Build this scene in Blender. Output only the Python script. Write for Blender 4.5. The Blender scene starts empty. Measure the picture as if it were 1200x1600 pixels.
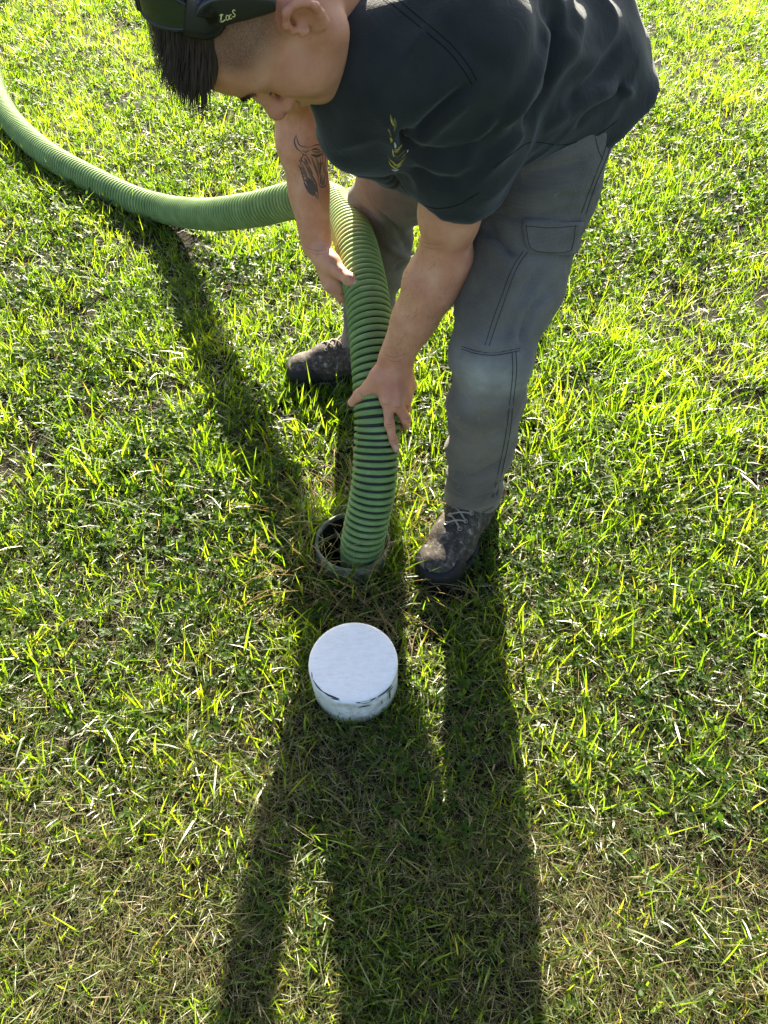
import bpy, math
import numpy as np
from mathutils import Vector, Matrix
from mathutils.bvhtree import BVHTree

DENS = 1.0                      # lawn density

# ------------------------------------------------------------------ camera, sky, sun, exposure
sc = bpy.context.scene
H = 1.35; PITCH = math.radians(50); FPX = 1155.0
cam = bpy.data.cameras.new('camera'); cam_o = bpy.data.objects.new('camera', cam)
sc.collection.objects.link(cam_o); sc.camera = cam_o
cam.sensor_fit = 'VERTICAL'; cam.sensor_height = 24.0; cam.lens = 24.0 * FPX / 1600.0
cam.clip_start = 0.02; cam.clip_end = 2000
cam_o.location = (0, 0, H); cam_o.rotation_euler = (math.pi / 2 - PITCH, 0, 0)

SUN_EL = math.radians(24); SUN_AZ = math.radians(2)      # azimuth: from +y towards +x
world = bpy.data.worlds.new('World'); sc.world = world; world.use_nodes = True
wn = world.node_tree; wn.nodes.clear()
sky = wn.nodes.new('ShaderNodeTexSky'); sky.sky_type = 'NISHITA'; sky.sun_disc = False
sky.sun_elevation = SUN_EL; sky.sun_rotation = SUN_AZ; sky.air_density = 1.0; sky.dust_density = 2.5; sky.ozone_density = .5
bg = wn.nodes.new('ShaderNodeBackground'); bg.inputs[1].default_value = 0.052
wo = wn.nodes.new('ShaderNodeOutputWorld')
wn.links.new(sky.outputs[0], bg.inputs[0]); wn.links.new(bg.outputs[0], wo.inputs[0])
sun = bpy.data.lights.new('sun', 'SUN'); sun.energy = 5.0; sun.angle = math.radians(0.53); sun.color = (1.0, 0.90, 0.72)
sun_o = bpy.data.objects.new('sun', sun); sc.collection.objects.link(sun_o)
sdir = Vector((math.sin(SUN_AZ) * math.cos(SUN_EL), math.cos(SUN_AZ) * math.cos(SUN_EL), math.sin(SUN_EL)))
sun_o.rotation_euler = sdir.to_track_quat('Z', 'Y').to_euler(); sun_o.location = sdir * 20
sc.view_settings.view_transform = 'Standard'; sc.view_settings.look = 'None'
sc.view_settings.exposure = 2.75; sc.view_settings.gamma = 1.0; sc.view_settings.use_curve_mapping = False
sc.cycles.max_bounces = 8; sc.cycles.transparent_max_bounces = 6

# ------------------------------------------------------------------ pixel helpers (photograph pixels, 1200 x 1600)
CAM = np.array([0, 0, H]); FW = np.array([0, math.cos(PITCH), -math.sin(PITCH)])
UPV = np.array([0, math.sin(PITCH), math.cos(PITCH)]); RT = np.array([1.0, 0, 0])
def pray(x, y): return FW + RT * (x - 600) / FPX + UPV * (800 - y) / FPX
def pd(x, y, d): return CAM + d * pray(x, y)
def pz(x, y, z):
    v = pray(x, y); return CAM + v * (z - H) / v[2]
def V(*a): return np.array(a, float)
def nrm(v): v = np.asarray(v, float); return v / np.linalg.norm(v)
rng = np.random.default_rng(7)

# ------------------------------------------------------------------ object helpers
col = sc.collection
def tag(o, label=None, cat=None, group=None, kind=None):
    if label: o['label'] = label
    if cat: o['category'] = cat
    if group: o['group'] = group
    if kind: o['kind'] = kind
    return o
def empty(name, loc=(0, 0, 0)):
    o = bpy.data.objects.new(name, None); col.objects.link(o); o.location = loc; o.empty_display_size = .1
    return o
def link(name, me, mat, parent=None, smooth=True):
    o = bpy.data.objects.new(name, me); col.objects.link(o)
    if mat: me.materials.append(mat)
    if parent:
        o.parent = parent
        w = Vector(parent.location)
        if parent.parent: w = w + Vector(parent.parent.location)
        me.transform(Matrix.Translation(-w))
    if smooth and len(me.polygons): me.polygons.foreach_set('use_smooth', np.ones(len(me.polygons), bool))
    return o
def mesh_np(name, verts, quads=None, tris=None):
    me = bpy.data.meshes.new(name)
    verts = np.ascontiguousarray(verts, np.float32)
    nq = 0 if quads is None else len(quads); nt = 0 if tris is None else len(tris)
    me.vertices.add(len(verts)); me.vertices.foreach_set('co', verts.ravel())
    idx = []; 
    if nq: idx.append(np.asarray(quads, np.int32).ravel())
    if nt: idx.append(np.asarray(tris, np.int32).ravel())
    idx = np.concatenate(idx)
    me.loops.add(len(idx)); me.loops.foreach_set('vertex_index', idx)
    me.polygons.add(nq + nt)
    st = np.concatenate([np.arange(nq) * 4, nq * 4 + np.arange(nt) * 3]).astype(np.int32)
    me.polygons.foreach_set('loop_start', st)
    me.update(calc_edges=True)
    return me
def attr(me, name, vals):
    vals = np.asarray(vals, np.float32)
    if vals.ndim == 1:
        a = me.attributes.new(name, 'FLOAT', 'POINT'); a.data.foreach_set('value', vals)
    else:
        a = me.attributes.new(name, 'FLOAT_COLOR', 'POINT')
        if vals.shape[1] == 3: vals = np.concatenate([vals, np.ones((len(vals), 1), np.float32)], 1)
        a.data.foreach_set('color', np.ascontiguousarray(vals).ravel())
def catmull(P, n=12):
    P = np.asarray(P, float); Q = np.vstack([2 * P[0] - P[1], P, 2 * P[-1] - P[-2]]); out = []
    for i in range(1, len(Q) - 2):
        p0, p1, p2, p3 = Q[i - 1:i + 3]
        t = np.linspace(0, 1, n, endpoint=False)[:, None]
        out.append(.5 * (2 * p1 + (p2 - p0) * t + (2 * p0 - 5 * p1 + 4 * p2 - p3) * t ** 2 + (3 * p1 - p0 - 3 * p2 + p3) * t ** 3))
    out.append(P[-1:]); return np.vstack(out)
def resample(C, n):
    s = np.concatenate([[0], np.cumsum(np.linalg.norm(np.diff(C, axis=0), axis=1))])
    u = np.linspace(0, s[-1], n); return np.stack([np.interp(u, s, C[:, k]) for k in range(C.shape[1])], 1), s[-1]
def frames(C):
    T = np.gradient(C, axis=0); T /= np.linalg.norm(T, axis=1)[:, None]
    N = np.zeros_like(T); a = np.cross(T[0], [0, 0, 1.0])
    if np.linalg.norm(a) < .2: a = np.cross(T[0], [1.0, 0, 0])
    N[0] = nrm(a)
    for i in range(1, len(C)):
        v = N[i - 1] - T[i] * (N[i - 1] @ T[i]); N[i] = v / np.linalg.norm(v)
    return T, N, np.cross(T, N)
def tube_np(C, r, nseg=10, cap=True):
    C = np.asarray(C, float); r = np.broadcast_to(np.asarray(r, float), (len(C),))
    T, N, B = frames(C); th = np.arange(nseg) * 2 * np.pi / nseg
    ring = C[:, None] + r[:, None, None] * (np.cos(th)[None, :, None] * N[:, None] + np.sin(th)[None, :, None] * B[:, None])
    v = ring.reshape(-1, 3); n = len(C)
    i = np.arange(n - 1)[:, None] * nseg; j = np.arange(nseg)[None]; j2 = (j + 1) % nseg
    q = np.stack([i + j, i + j2, i + nseg + j2, i + nseg + j], -1).reshape(-1, 4)
    tr = None
    if cap:
        v = np.vstack([v, C[0], C[-1]]); a, b = len(v) - 2, len(v) - 1; k = np.arange(nseg); k2 = (k + 1) % nseg
        tr = np.vstack([np.stack([np.full(nseg, a), k2, k], 1), np.stack([np.full(nseg, b), (n - 1) * nseg + k, (n - 1) * nseg + k2], 1)])
    return v, q, tr
class Acc:
    def __init__(s): s.v = []; s.q = []; s.t = []; s.n = 0
    def add(s, v, q=None, t=None):
        if q is not None and len(q): s.q.append(np.asarray(q) + s.n)
        if t is not None and len(t): s.t.append(np.asarray(t) + s.n)
        s.v.append(np.asarray(v, float)); s.n += len(v)
    def mesh(s, name):
        return mesh_np(name, np.vstack(s.v), np.vstack(s.q) if s.q else None, np.vstack(s.t) if s.t else None)
def lathe_np(prof, n=64, c=(0, 0, 0)):
    prof = np.asarray(prof, float); th = np.arange(n) * 2 * np.pi / n
    v = np.stack([prof[:, 0:1] * np.cos(th) + c[0], prof[:, 0:1] * np.sin(th) + c[1], np.repeat(prof[:, 1:2], n, 1) + c[2]], -1).reshape(-1, 3)
    i = np.arange(len(prof) - 1)[:, None] * n; j = np.arange(n)[None]; j2 = (j + 1) % n
    return v, np.stack([i + j, i + j2, i + n + j2, i + n + j], -1).reshape(-1, 4)
# value noise in numpy
def _h(ix, iy, iz, seed):
    n = (ix * 374761393 + iy * 668265263 + iz * 2147483647 + seed * 974634) & 0x7fffffff
    n = ((n ^ (n >> 13)) * 1274126177) & 0x7fffffff
    return ((n ^ (n >> 16)) & 0xffff) / 65535.0
def vnoise(P, scale=1.0, seed=0):
    P = np.asarray(P, float) * scale
    if P.shape[1] == 2: P = np.concatenate([P, np.zeros((len(P), 1))], 1)
    I = np.floor(P).astype(np.int64); f = P - I; f = f * f * (3 - 2 * f); r = 0
    for a in (0, 1):
        for b in (0, 1):
            for c in (0, 1):
                w = (f[:, 0] if a else 1 - f[:, 0]) * (f[:, 1] if b else 1 - f[:, 1]) * (f[:, 2] if c else 1 - f[:, 2])
                r = r + w * _h(I[:, 0] + a, I[:, 1] + b, I[:, 2] + c, seed)
    return r

# ------------------------------------------------------------------ implicit surfaces (smooth unions, meshed with surface nets)
class SDF:
    def __init__(s): s.ops = []
    def cone(s, a, b, r1, r2, k=.01, mode='+', flat=None):
        s.ops.append((mode, 'c', np.asarray(a, float), np.asarray(b, float), r1, r2, k, flat)); return s
    def chain(s, pts, rs, k=.01, mode='+', flat=None):
        for i in range(len(pts) - 1): s.cone(pts[i], pts[i + 1], rs[i], rs[i + 1], k, mode, flat)
        return s
    def ell(s, c, ax, r, k=.01, mode='+'):
        s.ops.append((mode, 'e', np.asarray(c, float), np.asarray(ax, float), np.asarray(r, float), None, k, None)); return s
    def plane(s, c, n, k=.004): s.ops.append(('i', 'p', np.asarray(c, float), nrm(n), None, None, k, None)); return s
    def func(s, f, k=0.0, mode='+', cen=None, rad=.1): s.ops.append((mode, 'f', f, cen, rad, None, k, None)); return s
    @staticmethod
    def prim(op, P):
        m, t, a, b, r1, r2, k, flat = op
        if t == 'c':
            Q = P - a; d = b - a
            if flat is not None:
                n, sc_ = flat; e = (1 / sc_ - 1)
                Q = Q + (Q @ n)[:, None] * n * e; d = d + (d @ n) * n * e
            tt = np.clip((Q @ d) / max(d @ d, 1e-12), 0, 1)
            r = np.linalg.norm(Q - tt[:, None] * d, axis=1) - (r1 + tt * (r2 - r1))
            return r * (flat[1] ** .5 if flat is not None and flat[1] < 1 else 1)
        if t == 'e':
            Q = (P - a) @ b.T
            k0 = np.linalg.norm(Q / r1, axis=1); k1 = np.linalg.norm(Q / r1 ** 2, axis=1) + 1e-9
            return k0 * (k0 - 1) / k1
        if t == 'p': return (P - a) @ b
        if t == 'f': return a(P)
    def eval(s, P, ops=None):
        d = np.full(len(P), 1e3)
        for op in (s.ops if ops is None else ops):
            x = s.prim(op, P); k = max(op[6], 1e-6); m = op[0]
            if m == '+':
                h = np.maximum(k - np.abs(d - x), 0) / k; d = np.minimum(d, x) - h * h * k * .25
            elif m == '-':
                h = np.maximum(k - np.abs(-d - x), 0) / k; d = np.maximum(d, -x) + h * h * k * .25
            else:
                h = np.maximum(k - np.abs(d - x), 0) / k; d = np.maximum(d, x) + h * h * k * .25
        return d
    def mesh(s, lo, hi, vox, B=22):
        lo = np.asarray(lo, float); hi = np.asarray(hi, float)
        nb = np.ceil((hi - lo) / (vox * B)).astype(int)
        g = np.stack(np.meshgrid(*[np.arange(n) for n in nb], indexing='ij'), -1).reshape(-1, 3)
        cen = lo + (g + .5) * vox * B; hd = vox * B * .5 * 1.7321
        act = np.zeros((len(g), len(s.ops)), bool)
        for i, op in enumerate(s.ops):
            if op[1] == 'p': act[:, i] = True; continue
            if op[1] == 'f':
                act[:, i] = np.linalg.norm(cen - op[3], axis=1) < hd + op[4] if op[3] is not None else True; continue
            act[:, i] = s.prim(op, cen) < hd * 1.6 + op[6] + .01
        add = np.array([op[0] == '+' and op[1] != 'f' for op in s.ops]); sel = act[:, add].any(1)
        dall = s.eval(cen[sel]); ii = np.nonzero(sel)[0]; ii = ii[np.abs(dall) < hd * 1.9 + .03]
        ND = (nb * B + 2).astype(np.int64); off = lambda I: (I[..., 0] * ND[1] + I[..., 1]) * ND[2] + I[..., 2]
        l = np.stack(np.meshgrid(*[np.arange(B + 1)] * 3, indexing='ij'), -1).reshape(-1, 3)
        vid = []; vpos = []; quads = []; n1 = B + 1
        ed = [(a, b) for a in range(8) for b in range(a + 1, 8) if bin(a ^ b).count('1') == 1]
        cor = np.array([[(c >> 2) & 1, (c >> 1) & 1, c & 1] for c in range(8)])
        for bi in ii:
            base = g[bi] * B
            P = lo + (base + l) * vox
            D = s.eval(P, [op for op, a in zip(s.ops, act[bi]) if a]).reshape(n1, n1, n1)
            S = D < 0
            if S.all() or not S.any(): continue
            cs = np.stack([S[c[0]:c[0] + B, c[1]:c[1] + B, c[2]:c[2] + B] for c in cor], -1)
            cnt = cs.sum(-1); cells = np.argwhere((cnt > 0) & (cnt < 8))
            cd = np.stack([D[cells[:, 0] + c[0], cells[:, 1] + c[1], cells[:, 2] + c[2]] for c in cor], -1)
            acc = np.zeros((len(cells), 3)); w = np.zeros(len(cells))
            for a, b in ed:
                x = (cd[:, a] < 0) != (cd[:, b] < 0)
                t = np.where(x, cd[:, a] / np.where(x, cd[:, a] - cd[:, b], 1), 0)
                acc += np.where(x[:, None], cor[a] + t[:, None] * (cor[b] - cor[a]), 0); w += x
            vid.append(off(base + cells)); vpos.append(lo + (base + cells + acc / w[:, None]) * vox)
            for ax in range(3):
                o1 = np.zeros(3, int); o1[ax] = 1
                A = S[:B, :B, :B]; C2 = S[o1[0]:B + o1[0], o1[1]:B + o1[1], o1[2]:B + o1[2]]
                e = np.argwhere(A != C2)
                if not len(e): continue
                f = A[e[:, 0], e[:, 1], e[:, 2]]
                u = np.zeros(3, int); u[(ax + 1) % 3] = 1; v = np.zeros(3, int); v[(ax + 2) % 3] = 1
                c0 = base + e
                q = np.stack([off(c0 - u - v), off(c0 - v), off(c0), off(c0 - u)], 1)
                q[~f] = q[~f][:, ::-1]; quads.append(q)
        vid = np.concatenate(vid); vpos = np.concatenate(vpos); Q = np.concatenate(quads)
        u, fi = np.unique(vid, return_index=True); pos = vpos[fi]
        k = np.searchsorted(u, Q); k = np.minimum(k, len(u) - 1); ok = (u[k] == Q).all(1)
        return pos, k[ok]
def smooth_np(v, q, it=1, lam=.5):
    e = np.concatenate([q[:, [0, 1]], q[:, [1, 2]], q[:, [2, 3]], q[:, [3, 0]]]); e = np.concatenate([e, e[:, ::-1]])
    n = np.bincount(e[:, 0], minlength=len(v)).astype(float); n[n == 0] = 1
    for _ in range(it):
        m = np.stack([np.bincount(e[:, 0], v[e[:, 1], k], minlength=len(v)) for k in range(3)], 1) / n[:, None]
        v = v + lam * (m - v)
    return v
def vnormals(v, q):
    fn = np.cross(v[q[:, 2]] - v[q[:, 0]], v[q[:, 3]] - v[q[:, 1]]); o = np.zeros_like(v)
    for k in range(4):
        for c in range(3): o[:, c] += np.bincount(q[:, k], fn[:, c], minlength=len(v))
    return o / (np.linalg.norm(o, axis=1)[:, None] + 1e-12)
def bvh_of(v, q): return BVHTree.FromPolygons([tuple(x) for x in v], [tuple(int(i) for i in f) for f in q])
def hit(bvh, x, y):
    d = pray(x, y); h = bvh.ray_cast(Vector(CAM), Vector(nrm(d)))
    if h[0] is None: return None, None
    return np.array(h[0]), np.array(h[1])
def seg_dist(P, A, B):
    d = B - A; t = np.clip(((P - A) @ d) / max(d @ d, 1e-12), 0, 1)
    return np.linalg.norm(P - A - t[:, None] * d, axis=1), t
def poly_dist(P, C):
    best = np.full(len(P), 9.0)
    for i in range(len(C) - 1): best = np.minimum(best, seg_dist(P, C[i], C[i + 1])[0])
    return best
def trace(bvh, pts, n=6):
    C = catmull(np.array(pts, float), n); out = []
    for x, y in C:
        p, _ = hit(bvh, x, y)
        if p is not None: out.append(p)
    return np.array(out)
def crease(v, q, bvh, pts, amp, w, asym=0.0):
    """push a fold (amp > 0) or a crease (amp < 0) into a cloth mesh along a line traced on it"""
    C = trace(bvh, pts)
    if len(C) < 2: return v
    near = np.nonzero((v > C.min(0) - 3 * w).all(1) & (v < C.max(0) + 3 * w).all(1))[0]
    if not len(near): return v
    P = v[near]; best = np.full(len(P), 9.0); tt = np.zeros(len(P)); m = len(C) - 1
    for i in range(m):
        d, t = seg_dist(P, C[i], C[i + 1]); u = d < best; best[u] = d[u]; tt[u] = ((i + t) / m)[u]
    fade = np.clip(np.minimum(tt, 1 - tt) * 5, 0, 1) ** .7 * .85 + .15
    nn = vnormals(v, q)[near]
    v = v.copy(); v[near] += nn * (amp * np.exp(-(best / w) ** 2) * fade)[:, None]
    return v
def ribbon(acc, bvh, pts, wpx, off=.0006, n=6, taper=False, smooth=True):
    C = catmull(np.array(pts, float), n) if smooth else np.array(pts, float)
    T = np.gradient(C, axis=0); L = np.linalg.norm(T, axis=1)[:, None]; T = T / np.maximum(L, 1e-6)
    N = np.stack([-T[:, 1], T[:, 0]], 1); L3 = []; m = len(C)
    for i in range(m):
        w = wpx * .5
        if taper: w *= .25 + .75 * math.sin(math.pi * min(max(i / (m - 1), .02), .98))
        row = []
        for sgn in (-1, 1):
            p, nn = hit(bvh, *(C[i] + sgn * w * N[i]))
            if p is None: row = None; break
            row.append(p + nn * off)
        if row: L3.append(row)
        else: L3.append(None)
    vs = []; qs = []; prev = None; base = 0
    for r in L3:
        if r is None: prev = None; continue
        vs += r; cur = base; base += 2
        if prev is not None and np.linalg.norm(vs[cur] - vs[prev]) < .03: qs.append((prev, cur, cur + 1, prev + 1))
        prev = cur
    if qs: acc.add(np.array(vs), np.array(qs))

# ------------------------------------------------------------------ materials
def mat(name, rough=.6, base=(.5, .5, .5), spec=.5, **kw):
    m = bpy.data.materials.new(name); m.use_nodes = True; nt = m.node_tree
    b = nt.nodes['Principled BSDF']; b.inputs['Base Color'].default_value = (*base, 1); b.inputs['Roughness'].default_value = rough
    b.inputs['Specular IOR Level'].default_value = spec
    return m, nt, b
def N(nt, t, **kw):
    n = nt.nodes.new(t)
    for k, v in kw.items():
        if k.startswith('i_'):
            key = k[2:]; key = int(key) if key.isdigit() else key.replace('_', ' ')
            n.inputs[key].default_value = v
        else: setattr(n, k, v)
    return n
def noise(nt, scale, detail=3, rough=.55, vec=None, dist=0):
    n = N(nt, 'ShaderNodeTexNoise', i_Scale=scale, i_Detail=detail, i_Roughness=rough, i_Distortion=dist)
    if vec is None: vec = N(nt, 'ShaderNodeTexCoord').outputs['Object']
    nt.links.new(vec, n.inputs['Vector']); return n.outputs[0]
def ramp(nt, src, stops):
    r = nt.nodes.new('ShaderNodeValToRGB'); el = r.color_ramp.elements
    while len(el) < len(stops): el.new(.5)
    for e, (p, c) in zip(el, stops): e.position = p; e.color = (*c, 1) if len(c) == 3 else c
    nt.links.new(src, r.inputs[0]); return r.outputs[0]
def mixc(nt, fac, a, b, mode='MIX'):
    m = N(nt, 'ShaderNodeMix', data_type='RGBA', blend_type=mode)
    for s, i in ((fac, 0), (a, 6), (b, 7)):
        if isinstance(s, (int, float)): m.inputs[i].default_value = s
        elif isinstance(s, tuple): m.inputs[i].default_value = (*s, 1)
        else: nt.links.new(s, m.inputs[i])
    return m.outputs[2]
def math_(nt, op, a, b=None, clamp=False):
    m = N(nt, 'ShaderNodeMath', operation=op, use_clamp=clamp)
    for s, i in ((a, 0), (b, 1)):
        if s is None: continue
        if isinstance(s, (int, float)): m.inputs[i].default_value = s
        else: nt.links.new(s, m.inputs[i])
    return m.outputs[0]
def at(nt, name, color=False):
    n = N(nt, 'ShaderNodeAttribute', attribute_name=name); return n.outputs[0 if color else 2]
def bump(nt, b, src, strength=.3, dist=.002):
    n = N(nt, 'ShaderNodeBump', i_Strength=strength, i_Distance=dist); nt.links.new(src, n.inputs['Height'])
    nt.links.new(n.outputs[0], b.inputs['Normal'])
G3 = lambda v: (v, v, v)

def mat_skin():
    m, nt, b = mat('skin', .5, spec=.35)
    n1 = noise(nt, 26, 4); n2 = noise(nt, 160, 3)
    c = ramp(nt, n1, [(.26, (.50, .215, .125)), (.5, (.61, .295, .175)), (.76, (.69, .385, .25))])
    c = mixc(nt, ramp(nt, noise(nt, 9, 5, .6, None, .5), [(.42, G3(0)), (.70, G3(.38))]), c, (.46, .17, .10))
    c = mixc(nt, ramp(nt, noise(nt, 16, 5, .6), [(.55, G3(0)), (.75, G3(.35))]), c, (.36, .20, .125))
    c = mixc(nt, math_(nt, 'MULTIPLY', at(nt, 'red'), .75), c, (.46, .135, .10))
    f = math_(nt, 'MULTIPLY', at(nt, 'stub'), ramp(nt, noise(nt, 600, 2), [(.3, G3(.6)), (.65, G3(1.0))]))
    c = mixc(nt, f, c, (.075, .05, .036))
    c = mixc(nt, math_(nt, 'MULTIPLY', ramp(nt, noise(nt, 90, 2), [(.66, G3(0)), (.74, G3(1))]), .22), c, (.25, .11, .07))
    nt.links.new(c, b.inputs['Base Color'])
    b.inputs['Subsurface Weight'].default_value = .25; b.inputs['Subsurface Radius'].default_value = (1, .35, .2); b.inputs['Subsurface Scale'].default_value = .006
    bump(nt, b, noise(nt, 420, 3), .18, .0012); return m
def mat_cloth_shirt():
    m, nt, b = mat('shirt_jersey', .85, spec=.15)
    c = ramp(nt, noise(nt, 18, 4), [(.25, (.016, .0168, .0160)), (.8, (.028, .0295, .0285))])
    nt.links.new(c, b.inputs['Base Color'])
    b.inputs['Sheen Weight'].default_value = .25; b.inputs['Sheen Roughness'].default_value = .5; b.inputs['Sheen Tint'].default_value = (.6, .65, .7, 1)
    bump(nt, b, math_(nt, 'ADD', noise(nt, 700, 2), math_(nt, 'MULTIPLY', noise(nt, 34, 5, .6, None, 1.0), 3.0)), .45, .0016)
    rdg = N(nt, 'ShaderNodeTexNoise', noise_type='RIDGED_MULTIFRACTAL', i_Scale=6, i_Detail=2, i_Roughness=.45, i_Distortion=.9)
    mp = N(nt, 'ShaderNodeMapping'); nt.links.new(N(nt, 'ShaderNodeTexCoord').outputs['Object'], mp.inputs[0]); mp.inputs['Scale'].default_value = (1, 2.2, 1); mp.inputs['Rotation'].default_value = (.3, .2, .9); nt.links.new(mp.outputs[0], rdg.inputs['Vector'])
    bp0 = N(nt, 'ShaderNodeBump', i_Strength=.4, i_Distance=.007); nt.links.new(rdg.outputs[0], bp0.inputs['Height']); nt.links.new(bp0.outputs[0], b.inputs['Normal'].links[0].from_node.inputs['Normal']); return m
def mat_trousers():
    m, nt, b = mat('ripstop_cotton', .8, spec=.2)
    tc = N(nt, 'ShaderNodeTexCoord').outputs['Object']
    c = ramp(nt, noise(nt, 14, 5), [(.25, (.058, .051, .044)), (.75, (.125, .110, .094))])
    c = mixc(nt, math_(nt, 'MULTIPLY', at(nt, 'fade'), ramp(nt, noise(nt, 30, 4), [(.3, G3(.55)), (.7, G3(1))])), c, (.36, .355, .345))
    c = mixc(nt, math_(nt, 'MULTIPLY', at(nt, 'dirt'), ramp(nt, noise(nt, 22, 5), [(.32, G3(.35)), (.68, G3(1))])), c, (.20, .165, .12))
    spl = ramp(nt, noise(nt, 75, 2), [(.70, G3(0)), (.73, G3(1))])
    c = mixc(nt, math_(nt, 'MULTIPLY', math_(nt, 'MULTIPLY', spl, at(nt, 'dirt')), .5), c, (.4, .38, .34))
    # ripstop grid
    sx = N(nt, 'ShaderNodeSeparateXYZ'); nt.links.new(tc, sx.inputs[0])
    def stripe(o, s):
        w = math_(nt, 'FRACT', math_(nt, 'MULTIPLY', o, s)); return math_(nt, 'LESS_THAN', w, .25)
    g = math_(nt, 'MAXIMUM', stripe(sx.outputs[2], 170), stripe(math_(nt, 'SUBTRACT', sx.outputs[0], math_(nt, 'MULTIPLY', sx.outputs[1], .6)), 170))
    c = mixc(nt, math_(nt, 'MULTIPLY', g, .06), c, (.25, .25, .25))
    c = mixc(nt, math_(nt, 'MULTIPLY', at(nt, 'seam'), .7), c, (.02, .02, .022))
    nt.links.new(c, b.inputs['Base Color'])
    b.inputs['Sheen Weight'].default_value = .15
    mpz = N(nt, 'ShaderNodeMapping'); nt.links.new(tc, mpz.inputs[0]); mpz.inputs['Scale'].default_value = (1, 1, 2.4); mpz.inputs['Rotation'].default_value = (.25, .35, 0)
    rdg = N(nt, 'ShaderNodeTexNoise', noise_type='RIDGED_MULTIFRACTAL', i_Scale=11, i_Detail=3, i_Roughness=.5, i_Distortion=.7); nt.links.new(mpz.outputs[0], rdg.inputs['Vector'])
    bp0 = N(nt, 'ShaderNodeBump', i_Strength=.55, i_Distance=.006); nt.links.new(rdg.outputs[0], bp0.inputs['Height'])
    bump(nt, b, math_(nt, 'ADD', math_(nt, 'MULTIPLY', g, .12), math_(nt, 'ADD', noise(nt, 500, 2), math_(nt, 'MULTIPLY', noise(nt, 38, 6, .65, None, 1.2), 4.0))), .6, .0018)
    nt.links.new(bp0.outputs[0], b.inputs['Normal'].links[0].from_node.inputs['Normal']); return m
def mat_boot():
    m, nt, b = mat('boot_leather', .75, spec=.25)
    c = ramp(nt, noise(nt, 66, 8, .75, None, .5), [(.30, (.016, .0135, .011)), (.50, (.048, .039, .032)), (.60, (.11, .094, .079)), (.68, (.36, .33, .29))])
    nt.links.new(c, b.inputs['Base Color'])
    bump(nt, b, math_(nt, 'ADD', noise(nt, 120, 5), noise(nt, 40, 4)), .6, .002); return m
def simple(name, base, rough=.6, spec=.5, var=.25, scale=40, bmp=0.0, metallic=0):
    m, nt, b = mat(name, rough, spec=spec)
    c = ramp(nt, noise(nt, scale, 4), [(.25, tuple(x * (1 - var) for x in base)), (.75, tuple(min(1, x * (1 + var)) for x in base))])
    nt.links.new(c, b.inputs['Base Color']); b.inputs['Metallic'].default_value = metallic
    if bmp: bump(nt, b, noise(nt, scale * 6, 3), bmp, .001)
    return m
def mat_leaf(name, trans=.5, rough=.45, gloss=.45, dmul=.6, tmul=(2.45, 2.35, .40)):
    m = bpy.data.materials.new(name); m.use_nodes = True; nt = m.node_tree; nt.nodes.clear()
    c = at(nt, 'tint', True)
    df = N(nt, 'ShaderNodeBsdfDiffuse'); tr = N(nt, 'ShaderNodeBsdfTranslucent'); gl = N(nt, 'ShaderNodeBsdfGlossy', i_Roughness=rough)
    nt.links.new(mixc(nt, 1.0, c, (dmul, dmul, dmul), 'MULTIPLY'), df.inputs[0])
    tcol = mixc(nt, 1.0, c, tmul, 'MULTIPLY'); nt.links.new(tcol, tr.inputs[0])
    m1 = N(nt, 'ShaderNodeMixShader', i_0=trans); nt.links.new(df.outputs[0], m1.inputs[1]); nt.links.new(tr.outputs[0], m1.inputs[2])
    fr = N(nt, 'ShaderNodeFresnel', i_IOR=1.45); m2 = N(nt, 'ShaderNodeMixShader')
    nt.links.new(math_(nt, 'MULTIPLY', fr.outputs[0], gloss), m2.inputs[0]); nt.links.new(m1.outputs[0], m2.inputs[1]); nt.links.new(gl.outputs[0], m2.inputs[2])
    gl.inputs[0].default_value = (1, 1, 1, 1)
    o = N(nt, 'ShaderNodeOutputMaterial'); nt.links.new(m2.outputs[0], o.inputs[0]); return m
def mat_ground():
    m, nt, b = mat('soil', .95, spec=.1)
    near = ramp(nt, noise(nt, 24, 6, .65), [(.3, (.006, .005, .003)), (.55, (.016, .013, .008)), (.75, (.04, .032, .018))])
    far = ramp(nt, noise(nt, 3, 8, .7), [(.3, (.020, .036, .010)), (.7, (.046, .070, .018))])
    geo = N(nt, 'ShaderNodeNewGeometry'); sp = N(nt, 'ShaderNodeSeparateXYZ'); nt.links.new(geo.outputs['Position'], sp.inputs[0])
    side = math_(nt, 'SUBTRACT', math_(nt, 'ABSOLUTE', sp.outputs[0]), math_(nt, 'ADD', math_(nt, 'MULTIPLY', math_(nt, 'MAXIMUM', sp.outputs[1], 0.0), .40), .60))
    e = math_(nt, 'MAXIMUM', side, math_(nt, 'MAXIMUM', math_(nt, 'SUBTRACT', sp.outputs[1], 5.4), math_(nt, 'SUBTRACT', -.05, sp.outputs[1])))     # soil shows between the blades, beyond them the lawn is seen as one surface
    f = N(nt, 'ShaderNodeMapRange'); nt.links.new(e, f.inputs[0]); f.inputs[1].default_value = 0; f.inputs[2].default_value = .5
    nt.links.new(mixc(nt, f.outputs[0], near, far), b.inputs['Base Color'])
    bump(nt, b, noise(nt, 60, 6), .8, .01); return m
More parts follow.
